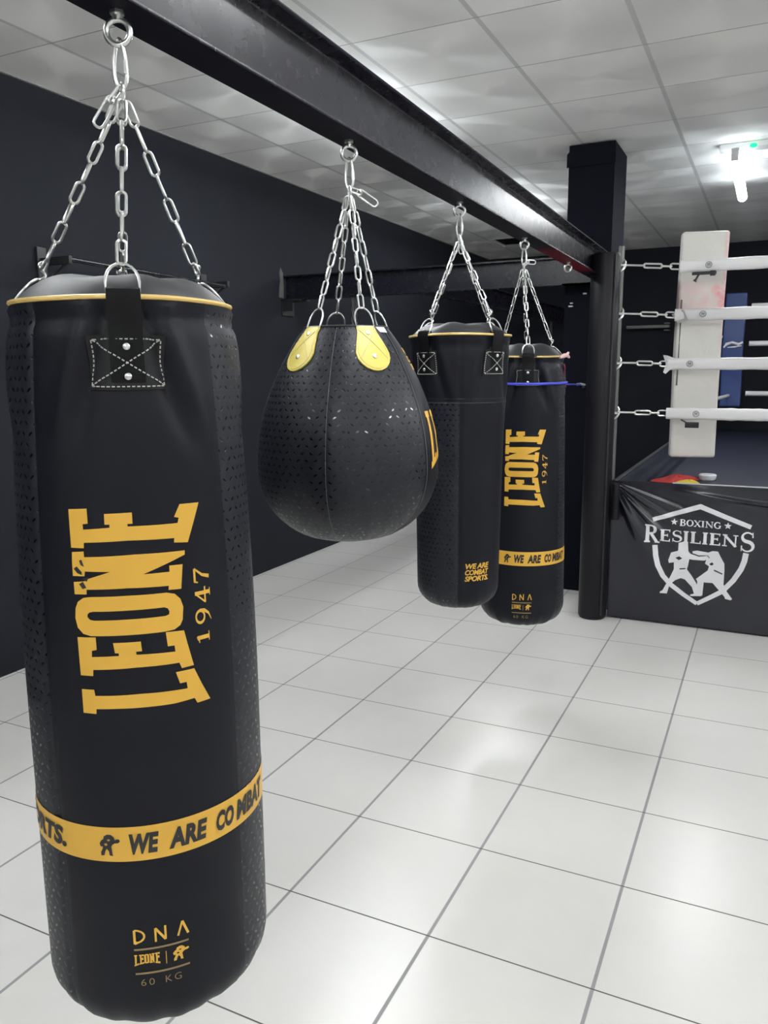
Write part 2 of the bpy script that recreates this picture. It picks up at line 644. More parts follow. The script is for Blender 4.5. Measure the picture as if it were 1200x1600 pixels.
slab('wall_left', M['wall'], XL - .15, XL, YF - .15, YB + .15, 0, CEIL + 0.1)
slab('wall_back', M['wall'], XL, XR, YB, YB + .15, 0, CEIL + 0.1)
M['white_wall'] = mat('white_wall_paint', (0.72, 0.72, 0.70), 0.7)  # unseen walls, white chosen to bounce light into the room
slab('wall_right', M['white_wall'], XR, XR + .15, YF - .15, YB + .15, 0, CEIL + 0.1)
slab('wall_front', M['white_wall'], XL, XR, YF - .15, YF, 0, CEIL + 0.1)

# light strip where the left wall meets the ceiling
bm = bmesh.new()
box(bm, XL + 0.0, XL + 0.014, YF, YB, CEIL - 0.006, CEIL)
struct(obj('trim_2', bm, mat('pale_edge_trim', (0.22, 0.22, 0.21), 0.6), smooth=False))

# ---------------------------------------------------------------- lamps
for i, (tx, ty, pw) in enumerate(TUBES_AND_FILLS):  # only the first lamp is seen, the others are added for brightness
    seen = i == 0
    lab = ('glowing white tube lamp on the ceiling beyond the column, over the ring' if seen else
           'unseen tube lamp added to light the room, %s' % ['', 'nearest the hanging bags', 'over the far right of the ring', 'over the middle right of the ring', 'over the open floor to the right', 'behind the camera on the left', 'behind the camera on the right', 'hidden above the beam over the nearest bag', 'hidden above the beam over the middle bags', 'hidden above the beam beyond the cross beam', 'behind the camera beside the left wall'][i])
    lamp = thing('tube_or_fill_lamp', lab, 'lamp', (tx, ty, CEIL), 0, 'ceiling tube lamps')
    bm = bmesh.new()
    box(bm, -0.010, 0.010, -TUBE_L / 2 - .02, TUBE_L / 2 + .02, -0.088, -0.078, 0.002)
    for sy in (-1, 1):
        box(bm, -0.022, 0.022, sy * (TUBE_L / 2 + .012) - .014, sy * (TUBE_L / 2 + .012) + .014, -0.15, -0.078, 0.005)
        box(bm, -0.004, 0.004, sy * TUBE_L * .35 - .004, sy * TUBE_L * .35 + .004, -0.08, 0.0)
    obj('housing', bm, M['fixture'], lamp)
    bm = bmesh.new()
    tube(bm, [(0, -TUBE_L / 2, -0.12), (0, TUBE_L / 2, -0.12)], 0.03 if not seen else 0.036, 12)
    obj('tube', bm, M['dim_tube'] if seen else M['left_fill_tube'] if tx < -1 else M['tube'], lamp)
em = thing('emergency_light', 'flat white emergency light with green indicator on the ceiling before the lit tube', 'emergency light', (-0.27, 5.98, CEIL))
bm = bmesh.new()
box(bm, -0.15, 0.17, -0.055, 0.055, -0.04, 0, 0.012)
obj('housing', bm, M['fixture'], em)
bm = bmesh.new()
bmesh.ops.create_uvsphere(bm, u_segments=12, v_segments=8, radius=0.014)
for v in bm.verts:
    v.co = Vector((v.co.x * 1.7 + 0.055, v.co.y - 0.052, v.co.z - 0.03))
obj('indicator', bm, M['led'], em)

# ---------------------------------------------------------------- steelwork
BZ = 2.10           # underside of the bag beam
EYES = [(-0.963, 1.039), (-0.975, 1.825), (-0.984, 2.622), (-0.994, 3.437), (-1.006, 4.299)]


def beam_x(y):
    return -0.952 - 0.0122 * y


beam = thing('steel_beam', 'long glossy black steel I-beam overhead carrying the row of bags', 'beam', (0, 0, BZ))
bm = bmesh.new()
FL, TH, HT = 0.043, 0.008, 0.165
prof = [(-FL, 0), (FL, 0), (FL, TH), (0.006, TH + .006), (0.006, HT - TH - .006), (FL, HT - TH), (FL, HT), (-FL, HT), (-FL, HT - TH), (-0.006, HT - TH - .006), (-0.006, TH + .006), (-FL, TH)]
secs = []
for k in range(41):
    y = -2.9 + k * (5.36 + 2.9) / 40
    secs.append([bm.verts.new((beam_x(y) + px, y, pz)) for px, pz in prof])
for A, B in zip(secs, secs[1:]):
    for i in range(12):
        f = bm.faces.new((A[i], A[(i + 1) % 12], B[(i + 1) % 12], B[i]))
        if i in (0, 5, 6, 7, 8):
            f.material_index = 1
bm.faces.new(secs[0])
bm.faces.new(secs[-1][::-1])
gd = obj('girder', bm, [M['beam'], M['beam_flange']], beam, smooth=False)
bv = gd.modifiers.new('edge', 'BEVEL')
bv.width = 0.003
bv.segments = 2
bv.limit_method = 'ANGLE'
for i, (ex, ey) in enumerate(EYES):
    bm = bmesh.new()
    R = 0.0175 if i else 0.0185
    tilt = [0.5, 0.45, 0.35, 0.2, 0.1][i]
    ua = Vector((cos(tilt), sin(tilt), 0))
    c = Vector((ex, ey, -R - 0.012))
    tube(bm, ring_path(c, ua, Vector((0, 0, 1)), R, R, 24), 0.0048, 10, closed=True)
    tube(bm, [(ex, ey, -0.014), (ex, ey, 0.004)], 0.006, 10)
    tube(bm, [(ex, ey, -0.005), (ex, ey, 0.0)], 0.012, 6)
    obj('eye_bolt', bm, M['steel'], beam)

cb = thing('cross_beam', 'black steel cross beam running from the left wall to the column', 'beam', (0, 0, 2.10))
bm = bmesh.new()
y0, y1 = 5.40, 5.49
box(bm, XL, -1.0, y0, y1, 0, 0.008)
box(bm, XL, -1.0, y0, y1, 0.17, 0.18)
box(bm, XL, -1.0, y0 + .038, y0 + .05, 0.008, 0.17)
box(bm, -1.30, -1.0, y0, y1, 0.0, 0.18)
obj('girder', bm, M['beam'], cb, smooth=False)
bm = bmesh.new()
box(bm, XL, XL + .16, y0 - .04, y1 + .04, -0.012, 0)
box(bm, XL, XL + .012, y0 - .04, y1 + .04, -0.12, 0)
box(bm, XL, XL + .10, y0 - .035, y0 - .025, -0.09, 0)
obj('wall_bracket', bm, M['trim_black'], cb, smooth=False)
bm = bmesh.new()
rr = random.Random(3)
pl = [[(-.05 + rr.uniform(-.012, .012) if k in (0, 1, 7, 8) else .04 + rr.uniform(-.01, .01), 0) for k in range(9)]]
pts = [(5.33, 2.115), (5.395, 2.11), (5.398, 2.20), (5.392, 2.30), (5.36, 2.34), (5.345, 2.30), (5.352, 2.24), (5.34, 2.18)]
f0 = [bm.verts.new((XL + 0.004, y, z)) for y, z in pts]
bm.faces.new(f0)
r = bmesh.ops.extrude_face_region(bm, geom=bm.faces[:])
for v in [q for q in r['geom'] if isinstance(q, bmesh.types.BMVert)]:
    v.co.x -= 0.004
struct(obj('trim_3', bm, M['plaster'], smooth=False))

fb = thing('far_beam', 'second black steel beam beyond the cross beam, near the left wall', 'beam', (-2.33, 0, 2.10))
bm = bmesh.new()
box(bm, -.045, .045, 5.49, YB, 0, 0.01)
box(bm, -.045, .045, 5.49, YB, 0.16, 0.17)
box(bm, -.006, .006, 5.49, YB, 0.01, 0.16)
obj('girder', bm, M['beam'], fb, smooth=False)
# idle chains hanging from the far steelwork
for (x, y, ln, lab) in ((-2.33, 7.05, 0.24, 'dim bundle of chain hanging from far beam behind the third bag'),
                        (-2.33, 9.2, 0.26, 'dim bundle of chain hanging from far beam behind the fourth bag'),
                        (-2.885, 5.445, 0.26, 'dim bundle of chain hanging under cross beam behind the teardrop bag')):
    bm = bmesh.new()
    for dx, dy in ((-.018, 0), (.018, .01), (0, -.02)):
        chain(bm, Vector((x + dx * .2, y + dy, 2.10)), Vector((x + dx, y + dy, 2.10 - ln)), twist=dx * 40)
    o = obj('chain_bundle', bm, M['dim_chain'])
    tag(o, lab, 'chain', 'idle chains')

# column
bm = bmesh.new()
box(bm, -1.30, -1.005, 5.49, 5.93, 0, 2.985)
col = obj('column', bm, M['column'], smooth=False)
tag(col, 'square black column rising from floor to ceiling behind the padded post', 'column')
# ragged black wrap at its head
bm = bmesh.new()
top = [(-1.312, 2.93), (-1.29, 2.955), (-1.24, 2.965), (-1.10, 2.972), (-1.055, 2.985), (-1.03, 2.94), (-1.02, 2.935), (-1.0, 2.955)]
for s in (0,):
    up_ = [bm.verts.new((x, 5.482, z)) for x, z in top]
    dn_ = [bm.verts.new((x, 5.482, 2.85)) for x, z in top]
    for i in range(len(top) - 1):
        bm.faces.new((up_[i], up_[i + 1], dn_[i + 1], dn_[i]))
    r = bmesh.ops.extrude_face_region(bm, geom=bm.faces[:])
    for v in [q for q in r['geom'] if isinstance(q, bmesh.types.BMVert)]:
        v.co.y += 0.006
obj('wrap_edge', bm, M['column'], col, smooth=False)
bm = bmesh.new()
for (x, z, w_) in ((-1.165, 2.045, .012), (-1.25, 1.985, .010), (-1.255, 1.965, .016)):
    box(bm, x - w_, x + w_, 5.478, 5.49, z - .005, z + .005, .002)
obj('bolt', bm, M['dull_steel'], col)

# padded round post at the ring corner
pp = thing('padded_post', 'round black padded post between the column and the ring corner', 'post', (-0.93, 4.93, 0))
bm = bmesh.new()
pr_ = [(0.0, 0.0), (0.078, 0.0), (0.086, 0.02), (0.086, 1.1), (0.085, 2.19), (0.078, 2.215), (0, 2.22)]
rings = []
for r_, z_ in pr_:
    rings.append([bm.verts.new((max(r_, 1e-4) * cos(2 * PI * k / 40), max(r_, 1e-4) * sin(2 * PI * k / 40), z_)) for k in range(40)])
for A, B in zip(rings, rings[1:]):
    for k in range(40):
        bm.faces.new((A[k], A[(k + 1) % 40], B[(k + 1) % 40], B[k]))
obj('padding', bm, M['post_pad'], pp)
bm = bmesh.new()
box(bm, 0.060, 0.071, -0.066, -0.056, 0.03, 2.2, 0.003)
obj('seam_flap', bm, M['trim_black'], pp)

# ---------------------------------------------------------------- bags
LEONE = {
'E': [(-0.1072,1.3362),(-0.0764,1.3377),(-0.0759,1.3143),(-0.0844,1.3133),(-0.084,1.3048),(-0.0424,1.3076),(-0.0422,1.3125),(-0.0498,1.3125),(-0.0496,1.3291),(-0.0075,1.3301),(-0.0074,1.3125),(-0.0152,1.3125),(-0.015,1.3085),(0.0624,1.3076),(0.0649,1.3158),(0.0572,1.3179),(0.0678,1.3373),(0.102,1.3365),(0.0777,1.2745),(0.0545,1.277),(0.0555,1.2842),(-0.0158,1.2864),(-0.084,1.2842),(-0.0846,1.2756),(-0.1061,1.2759)],
'N': [(-0.1052,1.2689),(-0.0854,1.2705),(-0.085,1.2614),(-0.0075,1.2638),(0.0713,1.2623),(0.0709,1.2553),(0.0039,1.2314),(0.0444,1.231),(0.0445,1.2409),(0.0663,1.2402),(0.0616,1.2006),(0.041,1.2017),(0.0419,1.2084),(-0.0203,1.2109),(-0.0841,1.2098),(-0.0846,1.2021),(-0.1045,1.2018),(-0.1051,1.2214),(-0.0869,1.2231),(-0.0813,1.2268),(-0.0452,1.2380),(-0.0852,1.2388),(-0.0862,1.2312),(-0.1058,1.2310),(-0.1059,1.2548)],
'O': [(-0.078,1.1981),(-0.021,1.1988),(0.0377,1.1979),(0.0504,1.194),(0.059,1.1846),(0.063,1.1706),(0.0608,1.1496),(0.0563,1.1411),(0.0468,1.1356),(0.0315,1.1345),(-0.0246,1.1350),(-0.0819,1.1347),(-0.0938,1.1379),(-0.1028,1.1479),(-0.106,1.1634),(-0.1046,1.179),(-0.1,1.1897),(-0.09,1.1965)],
'Oi': [(-0.0756,1.1744),(-0.0223,1.1750),(0.0326,1.1745),(0.038,1.1721),(0.0404,1.1665),(0.0394,1.1619),(0.0342,1.16),(-0.0232,1.1605),(-0.0752,1.1599),(-0.0816,1.1613),(-0.0853,1.1656),(-0.085,1.17),(-0.0817,1.1732)],
'E2': [(-0.1044,1.1321),(-0.0743,1.1328),(-0.0738,1.1123),(-0.0817,1.1106),(-0.0823,1.1003),(-0.04,1.1018),(-0.0402,1.1062),(-0.0458,1.1063),(-0.0478,1.1231),(-0.0061,1.123),(-0.005,1.107),(-0.0142,1.1069),(-0.0135,1.102),(0.0459,1.0987),(0.0452,1.1091),(0.0345,1.1094),(0.0326,1.1332),(0.0618,1.1312),(0.0664,1.1081),(0.075,1.0692),(0.0548,1.0687),(0.0512,1.0787),(-0.0133,1.0808),(-0.0815,1.0791),(-0.0822,1.0688),(-0.103,1.0692)],
'L': [(-0.1029,1.046),(-0.0823,1.0458),(-0.081,1.0356),(-0.011,1.0363),(0.0624,1.0323),(0.0611,1.0437),(0.0504,1.0434),(0.0446,1.0638),(0.0752,1.0636),(0.0873,1.0339),(0.1015,1.0033),(0.0776,1.003),(0.0732,1.0126),(0.0397,1.0113),(0.0023,1.0127),(-0.0465,1.0138),(-0.0807,1.0133),(-0.0813,1.0051),(-0.1027,1.006)],
}
LEONE_POLYS = [[LEONE['E']], [LEONE['N']], [LEONE['O'], LEONE['Oi']], [LEONE['E2']], [LEONE['L']]]


def leone_upright(x0, y0, sx, sy):
    """the word laid for reading left to right: (s, z) of the vertical print -> (x = z, y = -s)"""
    out = []
    for pg in LEONE_POLYS:
        out.append([[(x0 + (z - 1.17) * sx, y0 - s * sy) for s, z in l] for l in pg])
    return out


def numerals_flat():
    """1947 in old-style numerals, upright; unit height about 1"""
    P = []
    # 1
    P += stroke_polys([(0.16, 0.0), (0.16, 0.72)], 0.13)
    P += stroke_polys([(0.0, 0.60), (0.10, 0.63), (0.20, 0.74)], [0.05, 0.08, 0.06])
    P += stroke_polys([(0.02, 0.02), (0.32, 0.02)], 0.05)
    # 9
    ox = 0.62
    P += stroke_polys(arc(ox + .2, 0.48, 0.19, 0.25, 20, 380, 22), [0.09] * 22)
    P += stroke_polys([(ox + .40, 0.50), (ox + .38, 0.22), (ox + .27, -0.02), (ox + .05, -0.18)], [0.10, 0.11, 0.08, 0.03])
    # 4
    ox = 1.26
    P += stroke_polys([(ox + .30, -0.18), (ox + .30, 0.72)], 0.12)
    P += stroke_polys([(ox + .30, 0.70), (ox + 0.0, 0.14)], 0.06)
    P += stroke_polys([(ox - .02, 0.13), (ox + .48, 0.13)], 0.09)
    P += stroke_polys([(ox + .18, -0.17), (ox + .42, -0.17)], 0.05)
    # 7
    ox = 1.92
    P += stroke_polys([(ox, 0.68), (ox + .42, 0.68)], 0.12)
    P += stroke_polys([(ox + .02, 0.72), (ox - .02, 0.50)], 0.05)
    P += stroke_polys([(ox + .42, 0.68), (ox + .20, 0.25), (ox + .12, -0.18)], [0.06, 0.09, 0.12])
    return P


LION = [(0.05, 0.0), (0.2, 0.02), (0.26, 0.22), (0.34, 0.34), (0.44, 0.20), (0.46, 0.02), (0.62, 0.0), (0.6, 0.1), (0.58, 0.3), (0.56, 0.42),
        (0.62, 0.52), (0.74, 0.60), (0.90, 0.60), (1.0, 0.68), (0.96, 0.78), (0.84, 0.78), (0.76, 0.74), (0.72, 0.86), (0.58, 0.99), (0.40, 1.0),
        (0.24, 0.92), (0.20, 0.78), (0.10, 0.72), (0.0, 0.58), (0.04, 0.44), (0.16, 0.42), (0.12, 0.30), (0.04, 0.16)]
LION_HOLES = [[(0.36, 0.74), (0.46, 0.80), (0.54, 0.74), (0.44, 0.68)], [(0.22, 0.56), (0.34, 0.60), (0.40, 0.50), (0.28, 0.46)]]


def lion(x0, y0, wd, ht):
    return [[[(x0 + a * wd, y0 + b * ht) for a, b in l] for l in [LION] + LION_HOLES]]


class Surf:
    """surface of revolution with optional dents; phi = 0 faces the local -Y side, growing to the right"""
    def __init__(s, P, dent=None):
        s.P = sorted(P)
        s.dent = dent

    def r(s, z):
        P = s.P
        if z <= P[0][0]:
            return P[0][1]
        if z >= P[-1][0]:
            return P[-1][1]
        for i in range(len(P) - 1):
            if P[i][0] <= z <= P[i + 1][0]:
                z0, r0 = P[i]
                z1, r1 = P[i + 1]
                m0 = (P[i + 1][1] - P[i - 1][1]) / (P[i + 1][0] - P[i - 1][0]) if i else (r1 - r0) / (z1 - z0)
                m1 = (P[i + 2][1] - P[i][1]) / (P[i + 2][0] - P[i][0]) if i + 2 < len(P) else (r1 - r0) / (z1 - z0)
                h = z1 - z0
                q = (z - z0) / h
                return ((2 * q ** 3 - 3 * q * q + 1) * r0 + (q ** 3 - 2 * q * q + q) * h * m0 + (-2 * q ** 3 + 3 * q * q) * r1 + (q ** 3 - q * q) * h * m1)

    def pt(s, phi, z, off=0.0):
        r = s.r(z) + (s.dent(phi, z) if s.dent else 0) + off
        return Vector((r * sin(phi), -r * cos(phi), z))

    def nrm(s, phi, z):
        e = 0.004
        du = s.pt(phi + e / 0.2, z) - s.pt(phi - e / 0.2, z)
        dv = s.pt(phi, z + e) - s.pt(phi, z - e)
        return du.cross(dv).normalized()

    def at(s, phi, z, off):
        return s.pt(phi, z) + s.nrm(phi, z) * off


def lathe_body(sf, z0, z1, seams, mats_of, rb=0.09, extra=None, n=144, dz=0.012, crumple=0.0, seed=1, rref=0.2):
    """wall from z1 down to z0+rb, then a rounded foot; seams: list of phi (radians) pressed in"""
    rnd = random.Random(seed)
    ph = [rnd.uniform(0, 6.28) for _ in range(6)]
    bm = bmesh.new()
    uvl = bm.loops.layers.uv.new('UVMap')
    levels = []
    nz = int((z1 - z0 - rb) / dz)
    for i in range(nz + 1):
        levels.append((z1 - (z1 - z0 - rb) * i / nz, None))
    for i in range(1, 13):
        levels.append((None, PI / 2 * i / 12))
    rings = []
    arc_l = 0
    for z, a in levels:
        row = []
        for k in range(n):
            phi = 2 * PI * k / n
            zz = z if a is None else z0 + rb - rb * sin(a)
            base = sf.r(max(zz, z0 + rb))
            r = base - (0 if a is None else rb * (1 - cos(a)))
            if sf.dent:
                r += sf.dent(phi, zz)
            gs = 0
            for sm in seams:
                dd = (phi - sm + PI) % (2 * PI) - PI
                gs -= 0.0032 * math.exp(-(dd * r / 0.0035) ** 2)
            r += gs
            if crumple:
                wgt = math.exp(-((zz - z0 - rb * 0.25) / 0.05) ** 2)
                r += crumple * wgt * (sin(9 * phi + ph[0]) + .7 * sin(17 * phi + ph[1]) + .6 * sin(29 * phi + ph[2])) * .5
                zz += crumple * wgt * (sin(13 * phi + ph[3]) + .7 * sin(23 * phi + ph[4])) * .5
            row.append(bm.verts.new((r * sin(phi), -r * cos(phi), zz)))
        rings.append(row)
    for i in range(len(rings) - 1):
        A, B = rings[i], rings[i + 1]
        for k in range(n):
            f = bm.faces.new((A[k], A[(k + 1) % n], B[(k + 1) % n], B[k]))
            f.material_index = mats_of(2 * PI * (k + .5) / n, A[k].co.z)
            for lp in f.loops:
                v = lp.vert.co
                an = 2 * PI * (k if lp.vert in (A[k], B[k]) else k + 1) / n
                lp[uvl].uv = (an * rref, v.z)
    cv = bm.verts.new((0, 0, rings[-1][0].co.z))
    last = rings[-1]
    for k in range(n):
        bm.faces.new((last[k], last[(k + 1) % n], cv))
    return bm


def norm_phi(d):
    return (d + PI) % (2 * PI) - PI


def stitch(bm, sf, path, mapf, dash=0.0042, gap=0.0026, w=0.0011, off=0.0036):
    """short thread dashes along 2D path (u,v)"""
    for (a, b) in zip(path, path[1:]):
        a, b = Vector(a), Vector(b)
        L = (b - a).length
        n = max(1, int(L / (dash + gap)))
        d = (b - a) / n
        for i in range(n):
            p = a + d * (i + .15)
            q = a + d * (i + .75)
            P = mapf(p.x, p.y, off)
            Q = mapf(q.x, q.y, off)
            tube(bm, [P, Q], w, 5)


def d_ring(bm, c, side, upv, w, h, wr):
    """D shape: straight bar at the bottom (inside the strap), bow above"""
    pts = [c - side * (w / 2), c - side * (w / 2) + upv * (h * .35)]
    pts += [c + side * (-w / 2 * cos(a)) + upv * (h * .35 + h * .65 * sin(a)) for a in [PI * k / 10 for k in range(1, 10)]]
    pts += [c + side * (w / 2) + upv * (h * .35), c + side * (w / 2)]
    tube(bm, pts, wr, 8, closed=True)


def square_tab(root, sf, phi0, zt, zb, zs, half=0.059, lean=0.35, dr=0.05, style='cross'):
    """strap rising from a stitched square to the bag's rim, holding a D-ring"""
    def mp(u, v, off):
        return sf.at(phi0 + u / sf.r(v), v, off)
    sw = 0.025
    pad = [(-half, zb), (half, zb), (half, zt), (half * .55, zt + .004), (sw, zt + .012), (-sw, zt + .012), (-half * .55, zt + .004), (-half, zt)]
    bm = slice_grid(flat_faces([[pad]]), 0.012, 0.02)
    lay(bm, mp, 0.0, 0.0028)
    tab = obj('strap_tab', bm, M['webbing'], root)
    # strap over the rim
    bm = bmesh.new()
    top = sf.pt(phi0, zs)
    rdir = Vector((sin(phi0), -cos(phi0), 0))
    side = Vector((cos(phi0), sin(phi0), 0))
    cen = [mp(0, zt - .07, 0.0035), mp(0, zt, 0.004), mp(0, (zt + zs) / 2, 0.006), top + rdir * 0.007 + Vector((0, 0, 0.0)), top + rdir * 0.003 + Vector((0, 0, 0.012)), top - rdir * 0.006 + Vector((0, 0, 0.016)), top - rdir * 0.012 + Vector((0, 0, 0.004))]
    for s_ in (0, 1):
        pass
    rows = []
    for c in cen:
        row = []
        for q in (-1, -.5, 0, .5, 1):
            row.append(bm.verts.new(c + side * sw * q - rdir * (0.0022 * q * q)))
        rows.append(row)
    for A, B in zip(rows, rows[1:]):
        for i in range(4):
            bm.faces.new((A[i], A[i + 1], B[i + 1], B[i]))
    r = bmesh.ops.solidify(bm, geom=bm.faces[:], thickness=0.003)
    obj('strap', bm, M['webbing'], tab)
    if True:
        bm = bmesh.new()
        e = 0.005
        rct = [(-half + e, zb + e), (half - e, zb + e), (half - e, zt - e), (-half + e, zt - e), (-half + e, zb + e)]
        stitch(bm, sf, rct, mp)
        if style == 'cross':
            stitch(bm, sf, [(-half + e, zb + e), (half - e, zt - e)], mp, off=0.0042)
            stitch(bm, sf, [(-half + e, zt - e), (half - e, zb + e)], mp, off=0.0042)
        obj('stitching', bm, M['thread'], tab)
    for zz in (zb + (zt - zb) * .25, zb + (zt - zb) * .8):
        bm = bmesh.new()
        nn = sf.nrm(phi0, zz)
        p = mp(0, zz, 0.0035)
        x, y, ax = frame(nn)
        for k, (rr_, h) in enumerate(((0.0055, 0), (0.0052, .0018), (0.0035, .0030), (0.0001, .0034))):
            rg = [bm.verts.new(p + x * rr_ * cos(2 * PI * j / 14) + y * rr_ * sin(2 * PI * j / 14) + ax * h) for j in range(14)]
            if k:
                for j in range(14):
                    bm.faces.new((old[j], old[(j + 1) % 14], rg[(j + 1) % 14], rg[j]))
            old = rg
        obj('rivet', bm, M['steel'], tab)
    upv = (Vector((0, 0, 1)) - rdir * lean).normalized()
    c = top + Vector((0, 0, 0.008)) - rdir * 0.003
    bm = bmesh.new()
    d_ring(bm, c, side, upv, 0.049, dr, 0.0024)
    obj('d_ring', bm, M['steel'], tab)
    return c + upv * (dr - 0.002)


def hanging(root, apex, eye, ends, s_hook=False, twist0=0.0, spare=None):
    """snap hook on the beam's eye, gathering ring, four chains"""
    bm = bmesh.new()
    top = eye
    L = top.z - apex.z
    axis = (apex - top).normalized()
    x, y, _ = frame(axis, Vector((1, 0.2, 0)))
    sd = (x * 0.75 + y * 0.66).normalized()
    # pear-shaped snap hook
    pts = []
    for k in range(22):
        a = 2 * PI * k / 22
        wv = 0.0105 * (1 - .28 * cos(a))
        pts.append(top + axis * (L * .5 - (L * .5 + 0.004) * cos(a) * 1.0) + sd * wv * sin(a))
    tube(bm, pts, 0.0032, 8, closed=True)
    tube(bm, [pts[5], pts[7]], 0.0042, 8)
    obj('snap_hook', bm, M['steel'], root)
    bm = bmesh.new()
    tube(bm, ring_path(apex + Vector((0, 0, -0.009)), y, Vector((0, 0, 1)), 0.013, 0.013, 18), 0.0028, 8, closed=True)
    obj('gathering_ring', bm, M['steel'], root)
    if spare:
        bm = bmesh.new()
        sp = Vector(spare)
        p0 = apex + Vector((0, 0, -0.002))
        p1 = p0 + sp * .5
        vy = Vector((0.15, 1, 0.1))
        link(bm, (p0 + p1) / 2, (p1 - p0).normalized(), vy.cross(p1 - p0).normalized(), (p1 - p0).length + .014, 0.015, 0.0028, 8)
        p2 = p0 + sp * 1.0 + Vector((sp.x * .25, 0, -0.016))
        dd = (p2 - p1)
        s2 = vy.cross(dd).normalized()
        tube(bm, ring_path(p1, dd.normalized(), vy.cross(dd).normalized() * .4 + vy.normalized() * .9, 0.004, 0.010, 14), 0.0022, 6, closed=True)
        link(bm, (p1 + p2) / 2, dd.normalized(), s2, dd.length + .018, 0.021, 0.0024, 8)
        obj('spare_link', bm, M['steel'], root)
    cs = []
    for i, e in enumerate(ends):
        bm = bmesh.new()
        a0 = apex + Vector((0, 0, -0.02)) + Vector(((e.x - apex.x), (e.y - apex.y), 0)).normalized() * 0.006
        if s_hook is True or (s_hook and i in s_hook):
            d = (e - a0).normalized()
            hk = 0.036
            e2 = e - d * hk
            chain(bm, a0, e2, twist=twist0 + i * .8)
            # s-hook between the last link and the d-ring
            x, y, ax = frame(d)
            pts = []
            for k in range(15):
                tt = k / 14
                ang = tt * 2 * PI * 1.0
                pts.append(e2 + d * (hk * tt) + x * (0.0085 * sin(ang)) + y * (0.0035 * sin(ang * 2)))
            tube(bm, pts, 0.0025, 7)
            link(bm, e2 + d * 0.008, d, y, 0.026, 0.015, 0.0023)
        else:
            chain(bm, a0, e, twist=twist0 + i * .8)
        obj('chain', bm, M['steel'], root)


def piping(root, sf, z, phis_skip, name='piping', r=0.0038, gap=0.03, m=None, kx=0):
    bm = bmesh.new()
    n = 160
    pts = []
    for k in range(n):
        phi = 2 * PI * k / n
        rr_ = sf.r(z) + 0.0015 + (sf.dent(phi, z) if sf.dent else 0)
        pts.append((rr_ * sin(phi), -rr_ * cos(phi), z + 0.0012 * sin(3 * phi + kx)))
    tube(bm, pts, r, 8, closed=True)
    return obj(name, bm, m or M['gold_pipe'], root)


def cap(root, z, r0, rise, seed=0, seams=()):
    """soft dome closing the top, creased where the straps pull"""
    bm = bmesh.new()
    uvl = bm.loops.layers.uv.new('UVMap')
    rings = []
    n = 96
    for i in range(13):
        f = i / 12
        r = r0 * (1 - f) + 0.002
        h = rise * (1 - (1 - min(1, f * 1.9)) ** 2.2)
        row = []
        for k in range(n):
            phi = 2 * PI * k / n
            q = sum(math.exp(-(norm_phi(phi - s) / 0.22) ** 2) for s in seams)
            hh = h * (1 - .20 * q * (1 - f)) + 0.004 * sin(5 * phi + seed) * f * (1 - f) * 4
            row.append(bm.verts.new((r * sin(phi), -r * cos(phi), z + hh)))
        rings.append(row)
    for A, B in zip(rings, rings[1:]):
        for k in range(n):
            f = bm.faces.new((A[k], A[(k + 1) % n], B[(k + 1) % n], B[k]))
            for lp in f.loops:
                lp[uvl].uv = (lp.vert.co.x, lp.vert.co.y)
    bm.faces.new(rings[-1])
    return obj('top_cover', bm, M['cap'], root)


def bag_root(label, c, zb, extra_rot=0.0):
    rot = math.atan2(-c[1], -c[0]) + PI / 2 + extra_rot
    return thing('punching_bag', label, 'punching bag', (c[0], c[1], zb), rot), rot


def to_local(root, rot, p):
    v = Vector(p) - root.location
    return Matrix.Rotation(-rot, 3, 'Z') @ v


def shift(root, z):
    for ch in C.objects:
        if ch.parent == root:
            for v in ch.data.vertices:
                v.co.z -= z
            for g in ch.children:
                for v in g.data.vertices:
                    v.co.z -= z


TABS = [0, rad(106), PI, rad(-106)]


